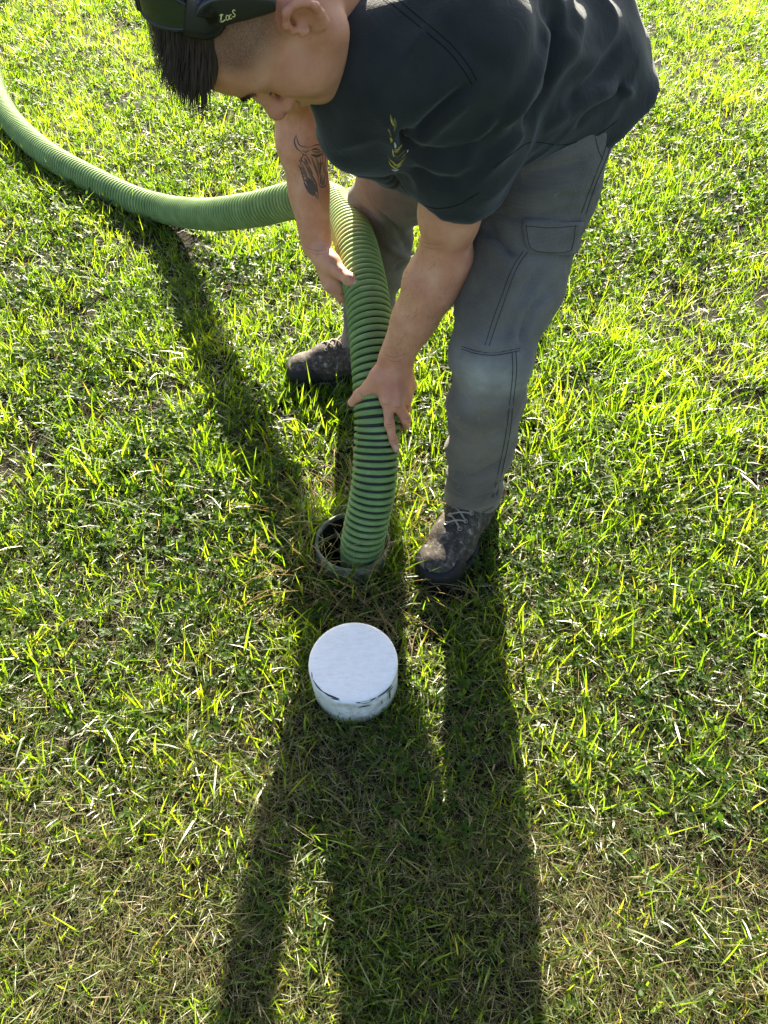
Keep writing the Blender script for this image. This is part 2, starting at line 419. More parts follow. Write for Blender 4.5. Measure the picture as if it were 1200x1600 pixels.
def mat_cap():
    m, nt, b = mat('white_pvc', .38, spec=.5)
    tc = N(nt, 'ShaderNodeTexCoord'); mp = N(nt, 'ShaderNodeMapping'); nt.links.new(tc.outputs['Object'], mp.inputs[0]); mp.inputs['Scale'].default_value = (1, 3.2, 2); mp.inputs['Rotation'].default_value = (0, 0, .5)
    scuff = noise(nt, 55, 7, .72, mp.outputs[0], .4)
    c = ramp(nt, scuff, [(.30, (.60, .62, .63)), (.44, (.74, .76, .78)), (.7, (.82, .84, .86))])
    c = mixc(nt, ramp(nt, noise(nt, 210, 4, .6), [(.70, G3(0)), (.76, G3(.75))]), c, (.20, .17, .12))
    dirt = at(nt, 'dirt'); c = mixc(nt, math_(nt, 'MULTIPLY', dirt, ramp(nt, noise(nt, 45, 5, .7), [(.36, G3(0)), (.66, G3(1))])), c, (.30, .27, .19))
    nt.links.new(c, b.inputs['Base Color'])
    rr = ramp(nt, scuff, [(.3, G3(.6)), (.7, G3(.36))]); nt.links.new(rr, b.inputs['Roughness'])
    bump(nt, b, scuff, .15, .001); return m
def mat_pipe():
    m, nt, b = mat('old_pvc', .55, spec=.4)
    c = ramp(nt, noise(nt, 26, 6, .7), [(.3, (.03, .032, .018)), (.5, (.10, .105, .07)), (.7, (.27, .29, .21))])
    nt.links.new(c, b.inputs['Base Color']); return m
def mat_hose_rib():
    m, nt, b = mat('green_hose_pvc', .68, spec=.25)
    c = ramp(nt, noise(nt, 22, 5, .6), [(.25, (.115, .190, .060)), (.55, (.172, .265, .092)), (.8, (.245, .335, .145))])
    c = mixc(nt, ramp(nt, noise(nt, 130, 4, .7), [(.62, G3(0)), (.75, G3(.5))]), c, (.30, .36, .25))
    c = mixc(nt, ramp(nt, noise(nt, 9, 7, .7, None, .6), [(.56, G3(0)), (.72, G3(.65))]), c, (.16, .13, .08))
    nt.links.new(c, b.inputs['Base Color']); bump(nt, b, noise(nt, 260, 3), .2, .0008); return m
M = dict(skin=mat_skin(), shirt=mat_cloth_shirt(), trousers=mat_trousers(), boot=mat_boot(), ground=mat_ground(), cap=mat_cap(), pipe=mat_pipe(), rib=mat_hose_rib(),
         hose_dark=simple('black_hose_pvc', (.012, .013, .012), .5, .4), grass=mat_leaf('grass_blade', .68, .5, .09), clover=mat_leaf('clover_leaf', .52, .45, .14), straw=mat_leaf('dry_straw', .42, .6, .08, .65, (1.6, 1.5, .95)),
         trouser_stitch=simple('grey_stitching', (.035, .033, .031), .9, .1, .2, 80), sole=simple('black_rubber', (.009, .0085, .008), .62, .3, .5, 60, .4), lace=simple('boot_lace', (.28, .24, .19), .9, .1, .4, 120), metal=simple('eyelet_metal', (.35, .33, .30), .4, .5, .2, 90, metallic=1),
         hair=simple('dark_brown_hair', (.042, .026, .016), .65, .2, .35, 60), crease_shade=simple('painted_crease_shade', (.26, .115, .075), .6, .3, .2, 90), nail=simple('fingernail', (.55, .36, .30), .3, .5, .08, 60), glasses=simple('black_frame_plastic', (.012, .012, .013), .25, .5, .1, 20),
         lens=simple('dark_tinted_lens', (.012, .018, .012), .06, .7, .1, 20), gold=simple('gold_print', (.62, .55, .22), .45, .5, .1, 40), ink=simple('tattoo_ink', (.10, .075, .065), .55, .3, .3, 90), ink_grey=simple('tattoo_shading', (.25, .155, .115), .55, .3, .25, 160),
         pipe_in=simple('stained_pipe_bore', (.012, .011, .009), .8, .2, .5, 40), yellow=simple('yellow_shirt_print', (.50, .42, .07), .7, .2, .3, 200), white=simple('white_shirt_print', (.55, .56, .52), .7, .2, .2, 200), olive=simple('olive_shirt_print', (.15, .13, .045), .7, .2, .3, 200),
         stitch=simple('black_stitching', (.006, .007, .008), .9, .1, .2, 80), brow=simple('eyebrow_hair', (.11, .065, .04), .7, .2, .2, 80), lid=simple('eyelash', (.03, .02, .015), .7, .2, .2, 80), print=simple('black_marking', (.03, .03, .03), .6, .3, .3, 60))


# ------------------------------------------------------------------ ground with a round hole for the pipe
PIPE = pz(551, 847, .04); PIPE[2] = 0; PR = .084
def ground_h(x, y):
    p = np.stack([x, y], -1).reshape(-1, 2)
    h = .03 * (vnoise(p, .9, 3) - .5) + .012 * (vnoise(p, 4.0, 5) - .5)
    r = np.hypot(p[:, 0] - PIPE[0], p[:, 1] - PIPE[1]); far = np.hypot(p[:, 0], p[:, 1] - 1.3)
    return (h * np.clip((r - .25) / .5, 0, 1) * np.clip((far - .7) / 1.0, 0, 1)).reshape(np.shape(x))
n = 96; th = np.arange(n) * 2 * np.pi / n
rad = np.concatenate([[PR + .002], np.linspace(.1, .6, 22), np.linspace(.63, 4, 70), np.geomspace(4.2, 800, 30)])
gx = PIPE[0] + rad[:, None] * np.cos(th); gy = PIPE[1] + rad[:, None] * np.sin(th)
gv = np.stack([gx, gy, ground_h(gx, gy)], -1).reshape(-1, 3)
i = np.arange(len(rad) - 1)[:, None] * n; j = np.arange(n)[None]; j2 = (j + 1) % n
gq = np.stack([i + j, i + n + j, i + n + j2, i + j2], -1).reshape(-1, 4)
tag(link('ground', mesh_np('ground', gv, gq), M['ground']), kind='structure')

# ------------------------------------------------------------------ riser pipe and its lifted cap
pipe = tag(empty('riser_pipe', (PIPE[0], PIPE[1], 0)), 'stained plastic riser pipe open at the ground with the hose in it', 'pipe')
v, q = lathe_np([(PR, -.6), (PR, .044), (PR - .0015, .047), (PR - .006, .047), (PR - .0072, .0455), (PR - .0072, .036)], 72, (PIPE[0], PIPE[1], 0)); link('pipe_wall', mesh_np('pipe_wall', v, q), M['pipe'], pipe)
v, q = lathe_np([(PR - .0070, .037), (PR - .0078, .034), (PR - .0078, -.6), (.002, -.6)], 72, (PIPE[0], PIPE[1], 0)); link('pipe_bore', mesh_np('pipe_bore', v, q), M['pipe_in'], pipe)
CAPC = pz(553, 1031, .094); cx, cy = CAPC[0], CAPC[1]; CR = .0850
prof = [(CR - .010, .002), (CR - .0085, .0), (CR - .0015, .0), (CR - .001, .004), (CR, .088), (CR - .0007, .0915), (CR - .0025, .0932), (CR - .006, .0938), (.06, .0942), (.03, .0943), (.0005, .0943)]
prof = [(p[0], p[1]) for p in prof]
inner = [(.0005, .084), (CR - .010, .084), (CR - .010, .002)]
v, q = lathe_np(inner + prof[1:], 96)
R = Matrix.Rotation(math.radians(2.0), 3, 'X') @ Matrix.Rotation(math.radians(-1.0), 3, 'Y')
v = v @ np.array(R).T + V(cx, cy, .001)
me = mesh_np('pipe_cap', v, q)
z = v[:, 2]; attr(me, 'dirt', np.where(z < .091, np.clip(.55 + .45 * np.cos(np.arctan2(v[:, 1] - cy, v[:, 0] - cx) - 5.4) - (z / .4), .1, 1), .10))
cap = tag(empty('pipe_cap', (cx, cy, 0)), 'round white plastic pipe cap with scuffed flat top lying in the grass', 'pipe cap')
link('cap_shell', me, M['cap'], cap)
# black print and scrapes round the cap's wall
bv = bvh_of(v, q); acc = Acc()
for pts, w in [([(489, 1062), (497, 1074), (508, 1084)], 2.2), ([(505, 1081), (515, 1087), (530, 1092)], 3.0), ([(518, 1091), (531, 1094)], 2.0), ([(556, 1098), (572, 1097), (588, 1090)], 3.5), ([(590, 1089), (603, 1080), (612, 1070)], 2.8), ([(560, 1105), (578, 1102)], 1.8),
               ([(604, 1084), (614, 1072)], 1.8), ([(609, 1080), (609, 1092)], 2.2), ([(487, 1050), (488, 1060)], 1.6), ([(596, 1094), (597, 1100)], 1.5)]:
    ribbon(acc, bv, pts, w, .0004, 5, True)
tag(link('black_marking', acc.mesh('black_marking'), M['print'], cap), kind='stuff')

# ------------------------------------------------------------------ hose: dark wall and one green spiral rib
HR = .049; PITCH_H = .0148
hp = [V(PIPE[0] + .005, PIPE[1] - .012, -.55), V(PIPE[0] + .010, PIPE[1] - .008, -.2), V(*(PIPE[:2] + V(.018, -.008)), -.04), V(*(PIPE[:2] + V(.0235, -.006)), .055), pd(583, 765, 1.585), pd(589, 690, 1.560), pd(589, 640, 1.548), pd(584, 560, 1.553), pd(577, 490, 1.580), pd(567, 430, 1.630), pd(552, 370, 1.715),
      pd(530, 328, 1.84), pd(497, 311, 1.94), pz(455, 314, .345), pz(400, 327, .275), pz(335, 335, .180), pz(295, 333, .112), pz(258, 327, .060), pz(205, 311, .044), pz(132, 275, .044), pz(78, 244, .044), pz(33, 206, .044), pz(4, 168, .044), pz(-12, 124, .044), pz(-22, 55, .044), pz(-18, 5, .044), V(-2.3, 6.2, .044)]
HC, HL = resample(catmull(hp, 24), 1000)
HT, HN, HB = frames(HC); HS = np.linspace(0, HL, len(HC))
hose = tag(empty('suction_hose', (PIPE[0], PIPE[1], 0)), 'green ribbed suction hose lowered into the open pipe', 'hose')
v, q, t = tube_np(HC, HR - .0075, 24, False)
link('hose_wall', mesh_np('hose_wall', v, q), M['hose_dark'], hose)
turns = int(HL / PITCH_H); nt_ = 30; ph = np.arange(turns * nt_) * 2 * np.pi / nt_; ss = ph / (2 * np.pi) * PITCH_H
prof = np.array([(-.315, -.0082), (-.31, -.0022), (-.24, -.0004), (0, 0), (.24, -.0004), (.31, -.0022), (.315, -.0082)])
def itp(A, s): return np.stack([np.interp(s, HS, A[:, k]) for k in range(3)], -1)
vv = []
for ds, dr in prof:
    s = np.clip(ss + ds * PITCH_H, 0, HL); r = HR + dr
    vv.append(itp(HC, s) + r * (np.cos(ph)[:, None] * itp(HN, s) + np.sin(ph)[:, None] * itp(HB, s)))
vv = np.stack(vv, 1); m_ = len(prof); nn = len(ph)
i = np.arange(nn - 1)[:, None] * m_; j = np.arange(m_ - 1)[None]
q = np.stack([i + j, i + j + 1, i + m_ + j + 1, i + m_ + j], -1).reshape(-1, 4)
link('spiral_rib', mesh_np('spiral_rib', vv.reshape(-1, 3), q), M['rib'], hose)

# ------------------------------------------------------------------ the person: skeleton
shL = pd(738, 100, 1.00); elL = pd(694, 400, 1.285); wrL = pd(620, 556, 1.46)
shR = V(-.15, 1.36, 1.0); elR = pd(462, 165, 1.46); wrR = pd(495, 381, 1.626)
hipL = V(.295, 1.355, .835); hipR = V(.165, 1.475, .83); hipC = (hipL + hipR) / 2
knL = pd(770, 545, 1.345); anL = V(.200, 1.094, .10)
knR = V(.0, 1.70, .47); anR = V(-.058, 1.655, .10)
shC = (shL + shR) / 2; TAX = nrm(shC - hipC)                       # torso axis, pelvis to neck
LAT = nrm(shL - shR); LAT = nrm(LAT - TAX * (LAT @ TAX)); VEN = np.cross(LAT, TAX)   # left, belly side
if VEN[2] > 0: VEN = -VEN
PB = V(.2, 1.3, 0)
person = tag(empty('person', tuple(PB)), 'person in black t-shirt and grey cargo trousers bending over to hold the green hose', 'person')

# head frame
_c = -nrm(pray(450, 60)); _r = nrm(RT - _c * (RT @ _c)); _u = np.cross(_c, _r)     # the head's turn, read off the photograph
HLft = nrm(.40 * _r - .31 * _u + .86 * _c); HF = -.22 * _r - .93 * _u - .24 * _c; HF = nrm(HF - HLft * (HF @ HLft)); HU = np.cross(HF, HLft)
HO = pd(472, 38, .835) - HLft * .072
HAX = np.stack([HLft, HF, HU])
def hp_(a, f, u): return HO + a * HLft + f * HF + u * HU
def hloc(P): return (P - HO) @ HAX.T

body = SDF()
# torso under the shirt
cb = shC - TAX * .10
body.cone(shC - TAX * .25, shC - TAX * .06, .06, .08, .05)
body.cone(shL - LAT * .05, shR + LAT * .05, .055, .055, .05)
neck0 = shC + TAX * .03 - VEN * .01
body.cone(neck0, hp_(0, -.028, -.02), .064, .058, .04)
# head
def he(c, r, k=.02, mode='+', ax=None): body.ell(hp_(*c), HAX if ax is None else ax, r, k, mode)
he((0, -.012, .050), (.076, .098, .088), .03)
he((0, .044, .052), (.064, .055, .060), .03)
he((0, .040, -.015), (.060, .052, .062), .03)
for s in (-1, 1):
    he((s * .047, .055, -.010), (.024, .026, .022), .025)
    body.cone(hp_(s * .012, .092, .033), hp_(s * .050, .070, .037), .010, .008, .014)
    body.cone(hp_(s * .056, .004, -.026), hp_(s * .046, .012, -.052), .017, .016, .03)
    body.cone(hp_(s * .046, .012, -.052), hp_(s * .019, .074, -.084), .016, .017, .025)
    body.cone(hp_(s * .040, .055, -.045), hp_(s * .030, .070, -.060), .024, .020, .03)
he((0, .078, -.086), (.023, .018, .017), .02)
he((0, .076, -.054), (.034, .026, .030), .02)
for s in (-1, 1): he((s * .033, .097, .016), (.019, .017, .0125), .010, '-')
for s in (-1, 1): he((s * .032, .0765, .015), (.0145, .0125, .0115), .004)
body.chain([hp_(0, .089, .024), hp_(0, .100, .004), hp_(0, .116, -.018)], [.0085, .0095, .0115], .010)
body.cone(hp_(0, .118, -.021), hp_(0, .113, -.026), .0125, .011, .008)
for s in (-1, 1):
    body.cone(hp_(s * .013, .107, -.027), hp_(s * .015, .099, -.028), .0088, .008, .006)
    body.cone(hp_(s * .007, .113, -.040), hp_(s * .008, .104, -.028), .0038, .0035, .004, '-')
body.chain([hp_(-.024, .094, -.056), hp_(-.008, .104, -.0515), hp_(.008, .104, -.0515), hp_(.024, .094, -.056)], [.003, .0052, .0052, .003], .006)
body.chain([hp_(-.022, .093, -.060), hp_(0, .101, -.0655), hp_(.022, .093, -.060)], [.003, .0062, .003], .006)
body.chain([hp_(-.024, .101, -.0585), hp_(0, .1105, -.0585), hp_(.024, .101, -.0585)], [.0012, .002, .0012], .003, '-')
for s in (-1, 1):                                                    # ears
    earc = hp_(s * .078, -.010, .004)
    ea = nrm(HLft * s * .86 + HF * .30 - HU * .0); eu = nrm(HU * .96 - HF * .22 + ea * .1); ef = np.cross(ea, eu); eax = np.stack([ea, ef, eu])
    body.ell(hp_(s * .079, -.014, .004), eax, (.0065, .0140, .0235), .008)
    rim = [(.0785, .006, .004), (.082, .010, .020), (.087, .002, .034), (.092, -.016, .040), (.096, -.030, .030), (.096, -.034, .012), (.091, -.029, -.006), (.085, -.018, -.020), (.079, -.006, -.030), (.076, .002, -.024)]
    rr = [.003, .0036, .0042, .0044, .0044, .0042, .0042, .005, .007, .005]
    rim = [(.0785 + (a - .0785) * .9, -.008 + (f + .008) * .74, .004 + (u - .004) * .76) for a, f, u in rim]
    body.chain([hp_(s * a, f, u) for a, f, u in rim], rr, .005)
    body.ell(hp_(s * .091, -.006, .004), eax, (.011, .0072, .0100), .005, '-')
    body.chain([hp_(s * .091, -.005, .018), hp_(s * .093, -.016, .019)], [.0028, .0032], .004, '-')
    body.cone(hp_(s * .079, .006, .002), hp_(s * .082, .003, -.002), .0055, .004, .004)
# arms
def arm(sh, el, wr, bend, flatn, wf):
    ud = nrm(el - sh); fd = nrm(wr - el)
    body.chain([sh, sh + .35 * (el - sh), sh + .75 * (el - sh), el], [.054, .049, .0435, .0405], .03)
    body.cone(sh + .3 * (el - sh) + bend * .012, sh + .7 * (el - sh) + bend * .010, .042, .038, .03)
    fm = el + .25 * (wr - el)
    body.chain([el, fm, el + .6 * (wr - el), wr], [.0420, .0470, .0380, .0270], .025)
    body.cone(el + .05 * (wr - el) + flatn * .012, el + .5 * (wr - el) + flatn * .006, .036, .030, .025)
    body.cone(el + .7 * (wr - el) + flatn * .004, wr + flatn * .006, .027, .0245, .02)
    body.cone(el + .7 * (wr - el) - flatn * .004, wr - flatn * .006, .027, .0245, .02)
    body.cone(el - nrm(bend) * .016, el + fd * .02 - nrm(bend) * .012, .026, .026, .02)
armLx = RT; armRx = RT
arm(shL, elL, wrL, V(-.5, .3, -.3), armLx, 1)
arm(shR, elR, wrR, V(-.4, -.3, -.3), armRx, 1)
# left hand (over the front of the hose)
def chainp(pts, rs, k): body.chain([pd(*p) for p in pts], rs, k)
mcpL = [(605, 626, 1.492), (621, 632, 1.496), (635, 622, 1.508), (642, 604, 1.520)]
for i_, mp in enumerate(mcpL):
    w0 = pd(612 + i_ * 6, 566, 1.464)
    body.cone(w0, pd(*mp), .0160, (.0132, .0132, .0125, .0118)[i_], .014)
body.cone(pd(612, 585, 1.474), pd(622, 612, 1.488), .017, .015, .015)
chainp([(605, 626, 1.492), (608.5, 663, 1.502), (614.5, 688, 1.515), (619, 702, 1.524)], [.0112, .0096, .0084, .0070], .006)
chainp([(621, 632, 1.496), (634, 655, 1.518), (634, 664, 1.567), (614, 670, 1.604), (600, 670, 1.612)], [.0122, .0110, .0090, .0082, .0070], .005)
chainp([(635, 622, 1.508), (636, 638, 1.562), (630, 646, 1.594), (608, 650, 1.610)], [.0105, .0092, .0086, .0070], .005)
chainp([(642, 604, 1.520), (639, 618, 1.567), (628, 628, 1.602), (606, 632, 1.612)], [.0098, .0082, .0076, .0062], .005)
chainp([(606, 566, 1.470), (592, 588, 1.482), (578, 604, 1.500)], [.0165, .0165, .0138], .016)
chainp([(578, 604, 1.500), (562, 617, 1.520), (550, 629, 1.538)], [.0138, .0122, .0094], .008)
body.cone(pd(590, 600, 1.492), pd(604, 618, 1.494), .0085, .0095, .022)
for i_, p in enumerate(mcpL[:3]): body.cone(pd(613 + i_ * 5, 575, 1.4485), pd(p[0], p[1] - 6, p[2] - .0135), .0028, .0032, .008)
for p in mcpL: body.ell(pd(p[0], p[1] - 1, p[2] - .009), np.eye(3), (.0065, .0065, .0065), .012)
body.ell(pd(608.5, 662, 1.4955), np.eye(3), (.006, .006, .006), .010)
# right hand (thumb in front, palm on the left side, fingers behind the hose)
chainp([(503, 392, 1.614), (517, 411, 1.604), (530, 425, 1.594)], [.0200, .0190, .0150], .016)
chainp([(530, 425, 1.594), (547, 437, 1.578), (560, 445, 1.572)], [.0142, .0132, .0102], .008)
body.cone(pd(518, 425, 1.619), pd(530, 450, 1.636), .016, .0125, .014)
mcpR = [(515, 447, 1.636), (511, 440, 1.658), (508, 431, 1.680), (506, 421, 1.700)]
for i_, mp in enumerate(mcpR): body.cone(pd(496 + i_ * .5, 394, 1.619 + i_ * .014), pd(*mp), .0165, .0135, .014)
chainp([(515, 447, 1.636), (533, 465, 1.654), (553, 472, 1.692), (578, 466, 1.706)], [.0118, .0102, .0090, .0070], .006)
chainp([(511, 440, 1.658), (528, 459, 1.686), (550, 463, 1.714), (576, 456, 1.716)], [.0112, .0098, .0090, .0070], .005)
chainp([(508, 431, 1.680), (524, 448, 1.709), (548, 450, 1.732), (574, 444, 1.730)], [.0106, .0094, .0086, .0070], .005)
chainp([(506, 421, 1.700), (521, 436, 1.729), (545, 438, 1.749), (568, 432, 1.744)], [.0098, .0085, .0078, .0065], .005)
for pts in ([(607, 590, 1.4665), (611, 575, 1.461), (608, 558, 1.444), (618, 535, 1.424)], [(628, 598, 1.474), (622, 580, 1.462), (626, 560, 1.448)]): chainp(pts, [.0030] * len(pts), .006)
allp = np.array([o[2] for o in body.ops if o[1] in 'ce'])
bvv, bq = body.mesh(allp.min(0) - .16, allp.max(0) + .16, .0026)
bvv = smooth_np(bvv, bq, 1, .35)
bnn = vnormals(bvv, bq)
me = mesh_np('body', bvv, bq)
hl = hloc(bvv); inh = np.linalg.norm(hl - V(0, 0, .02), axis=1) < .17
def blob(c, r, P): return np.exp(-(np.linalg.norm((P - np.array(c)) / np.array(r), axis=1)) ** 2)
red = .9 * blob((0, .116, -.022), (.022, .022, .02), hl) + .55 * blob((.094, -.014, .02), (.02, .035, .035), hl) + .3 * blob((.05, .07, -.01), (.03, .03, .022), hl) + .22 * blob((0, .09, .06), (.06, .03, .03), hl)
red = np.where(inh, red, 0)
for hc, rr_ in ((pd(615, 610, 1.48), .05), (pd(560, 445, 1.61), .02), (pd(617, 690, 1.49), .02), (pd(520, 400, 1.63), .02)): red = red + .28 * np.exp(-(np.linalg.norm(bvv - hc, axis=1) / rr_) ** 2)
red = red + .15 * vnoise(bvv, 35, 2)
# short clipped sides: temple, above and behind the ear
side = np.clip((np.abs(hl[:, 0]) - .030) / .02, 0, 1)
hairline = .045 - .02 * np.clip((hl[:, 1] - .0) / .05, -1, 1) * 0
stub = np.clip((hl[:, 2] - (.008 + .60 * np.clip(hl[:, 1] - .015, 0, 1))) / .040, 0, 1) * np.clip((.070 - hl[:, 1]) / .02, 0, 1)
stub = np.maximum(stub, np.clip((-.028 - hl[:, 1]) / .02, 0, 1) * np.clip((hl[:, 2] + .05) / .05, 0, 1))
beard = .16 * np.clip((-.028 - hl[:, 2]) / .02, 0, 1) * np.clip((hl[:, 1] - .005) / .02, 0, 1)
stub = np.where(inh, np.maximum(stub * .85, beard), 0)
stub = np.where(np.linalg.norm(hl - V(.088, -.012, .005), axis=1) < .034, 0, stub)
attr(me, 'red', np.clip(red, 0, 1)); attr(me, 'stub', np.clip(stub, 0, 1))
body_o = link('body', me, M['skin'], person)
bbvh = bvh_of(bvv, bq)

# ------------------------------------------------------------------ shirt
sh = SDF()
wa = hipC + TAX * .02
for s in (-1, 1):
    lo_ = wa + LAT * s * .082; mid_ = hipC + TAX * .22 + LAT * s * .080; hi_ = shC - TAX * .09 + LAT * s * .085
    sh.chain([lo_ - TAX * .12 - VEN * .005, mid_ + VEN * .012, hi_ + VEN * .012], [.130, .132, .125], .05)
sh.cone(shL - LAT * .045 - VEN * .01, shR + LAT * .045 - VEN * .01, .078, .078, .06)
sh.cone(neck0 - TAX * .03, neck0 + TAX * .10, .086, .078, .05)
sh.cone(hipC + TAX * .16 + VEN * .12, shC - TAX * .07 + VEN * .118, .095, .085, .06)
sh.cone(shL - LAT * .07 + VEN * .02 - TAX * .02, neck0 + TAX * .03 + LAT * .03 + VEN * .085, .070, .055, .05)       # hanging belly cloth
for s in (-1, 1): sh.cone(hipC - TAX * .03 - VEN * .078 + LAT * s * .066, hipC + TAX * .24 - VEN * .05 + LAT * s * .07, .112, .116, .06)   # back and seat
udL = nrm(elL - shL); udR = nrm(elR - shR)
slL = shL + udL * .190; slR = shR + udR * .13
sh.chain([shL, shL + udL * .12, slL + udL * .05], [.080, .078, .070], .045)
sh.chain([shR, shR + udR * .12, slR + udR * .05], [.078, .074, .070], .04)
HEMC = wa - TAX * .115
def hem_cut(P):                                                     # waist hem, sleeve hems
    d = -((P - HEMC) @ nrm(TAX - VEN * .70 - LAT * .15)) + .010 * np.sin((P @ LAT) * 28) + .006 * np.sin((P @ VEN) * 40)
    for a, u, e in ((shL, udL, slL), (shR, udR, slR)):
        ax = (P - e) @ u + .004 * np.sin((P @ LAT) * 60); rr_ = np.linalg.norm(P - e - ((P - e) @ u)[:, None] * u, axis=1)
        d = np.maximum(d, np.where((rr_ < .11) & ((P - e) @ u > -.03), ax, -1))
    return d
def hollow(P):                                                      # open ends: hollow out around hips and arms
    d = np.full(len(P), 1.0)
    for e, u, r in ((slL, udL, .062), (slR, udR, .060)):
        ax = (P - e) @ u; rr_ = np.linalg.norm(P - e - ax[:, None] * u, axis=1); d = np.minimum(d, np.maximum(rr_ - r, -ax - .07))
    return d
collar = lambda P: -((P - (neck0 + TAX * .070 + VEN * .01)) @ nrm(-TAX + VEN * -.35))
sh.func(hem_cut, .004, 'i', None)
sh.func(hollow, .004, '-', None)
sh.func(lambda P: np.where(np.linalg.norm(P - neck0, axis=1) < .20, collar(P), -1), .004, 'i', None)
sh.cone(neck0 - TAX * .02, hp_(0, -.028, -.02), .066, .062, .004, '-')
# cloth bunched up at the near side of the collar
sh.chain([pd(700, 70, 1.03), pd(640, 62, .99), pd(594, 66, .965)], [.080, .060, .043], .06)
sh.chain([pd(700, 120, 1.03), pd(640, 118, 1.0), pd(586, 112, .965), pd(562, 150, .985), pd(566, 205, 1.04)], [.080, .066, .045, .043, .055], .06)
fold = lambda P: .005 * (vnoise(P * V(8, 15, 8), 1.0, 11) - .5) * 2 + .0058 * (1 - 4 * np.abs(vnoise(np.stack([P @ nrm(V(1, .5, .8)) * 7, P @ nrm(V(-.5, 1, -.2)) * 20, P @ nrm(V(-.6, -.2, 1)) * 20], 1), 1.0, 12) - .5))
allp = np.array([o[2] for o in sh.ops if o[1] in 'ce'])
sv, sq = sh.mesh(allp.min(0) - .2, allp.max(0) + .2, .0048)
sv = smooth_np(sv, sq, 3, .5)
sn = vnormals(sv, sq); sv = sv + sn * fold(sv)[:, None]
sb = bvh_of(sv, sq)
for pts, a, w in [([(742, 128), (700, 165), (668, 195), (645, 222)], -.009, .011), ([(735, 150), (690, 190), (655, 225)], .006, .012), ([(640, 205), (632, 220), (640, 240)], -.014, .012),
                  ([(642, 232), (690, 240), (745, 225), (790, 190)], -.006, .012), ([(650, 250), (700, 262), (760, 245)], .005, .012), ([(645, 262), (680, 282), (720, 283)], -.006, .010), ([(790, 200), (835, 120), (850, 30)], .008, .018), ([(815, 215), (855, 130), (868, 20)], -.011, .016),
                  ([(760, 262), (810, 215), (830, 190)], .006, .012), ([(880, 170), (930, 120), (985, 60)], -.007, .018), ([(850, 200), (905, 165), (965, 140)], .006, .016), ([(900, 200), (950, 150), (975, 135)], -.008, .010), ([(930, 150), (965, 138), (990, 150)], .006, .010), ([(830, 160), (880, 90), (915, 10)], .006, .02),
                  ([(700, 270), (735, 240), (775, 180)], .005, .010), ([(600, 170), (615, 215), (630, 250)], .004, .012), ([(560, 200), (600, 240), (632, 285)], -.003, .02), ([(720, 60), (760, 100), (800, 110)], -.004, .02), ([(870, 40), (900, 90), (940, 100)], .004, .02)]:
    sv = crease(sv, sq, sb, pts, a * 1.45, w * .85)
me = mesh_np('shirt', sv, sq)
shirt_o = link('t_shirt', me, M['shirt'], person); sb = bvh_of(sv, sq)
def seam(bvh, pts, w, parent, m='stitch'):
    acc = Acc(); ribbon(acc, bvh, pts, w, .0006)
    if acc.n: tag(link('seam', acc.mesh('seam'), M[m], parent), kind='stuff')
for pts in ([(600, -20), (640, 15), (700, 65), (730, 100), (745, 126)], [(594, -8), (636, 26), (696, 76), (724, 110), (738, 132)]): seam(sb, pts, 1.2, shirt_o)
seam(sb, [(645, 314), (680, 325), (715, 320), (748, 301)], 1.1, shirt_o)
seam(sb, [(770, 262), (800, 240), (830, 222), (880, 226), (930, 212), (965, 188)], 1.0, shirt_o)
# chest print: plume above, curved feathers below
def prints(name, m, lines):
    acc = Acc()
    for pts, w in lines: ribbon(acc, sb, pts, w, .0008, 5, True)
    if acc.n: tag(link(name, acc.mesh(name), m, shirt_o), kind='stuff')
E0 = lambda x, y: (570 + x / 12.0, 160 + y / 12.0)
prints('yellow_print', M['yellow'], [([E0(*p) for p in L], w) for L, w in [
    ([(445, 1090), (480, 1160), (540, 1210), (590, 1225)], 2.2), ([(460, 1050), (520, 1110), (590, 1165), (650, 1130)], 2.2), ([(540, 1160), (600, 1175), (670, 1125), (720, 1060)], 2.0), ([(550, 870), (600, 885), (650, 840), (690, 795)], 2.6), ([(470, 650), (500, 690), (510, 740)], 3),
    ([(480, 300), (510, 380), (545, 450)], 2), ([(540, 900), (590, 920), (640, 880)], 2), ([(590, 1215), (640, 1190), (690, 1140)], 1.8), ([(520, 930), (540, 980), (555, 1010)], 2)]])
prints('olive_print', M['olive'], [([E0(*p) for p in L], w) for L, w in [([(475, 220), (490, 300), (540, 400), (550, 500)], 3.5), ([(550, 290), (565, 400), (545, 540)], 4), ([(440, 480), (470, 560), (500, 640)], 2.4), ([(620, 1020), (680, 960), (760, 890)], 2.2), ([(650, 1060), (720, 1000), (770, 940)], 2.0),
    ([(690, 1120), (740, 1060), (770, 1000)], 1.8), ([(480, 700), (490, 760)], 2.5), ([(440, 1000), (460, 1050), (500, 1100)], 2.2), ([(560, 960), (600, 1010), (650, 1000)], 2)]])
prints('white_print', M['white'], [([E0(*p) for p in L], w) for L, w in [([(545, 740), (565, 790), (570, 850)], 3.2), ([(520, 860), (530, 930), (545, 1000)], 1.8), ([(500, 1245), (560, 1270), (640, 1250)], 2.2), ([(440, 490), (460, 540)], 1.5), ([(810, 885), (790, 940)], 1.6), ([(520, 1200), (570, 1240), (620, 1235)], 1.4)]])

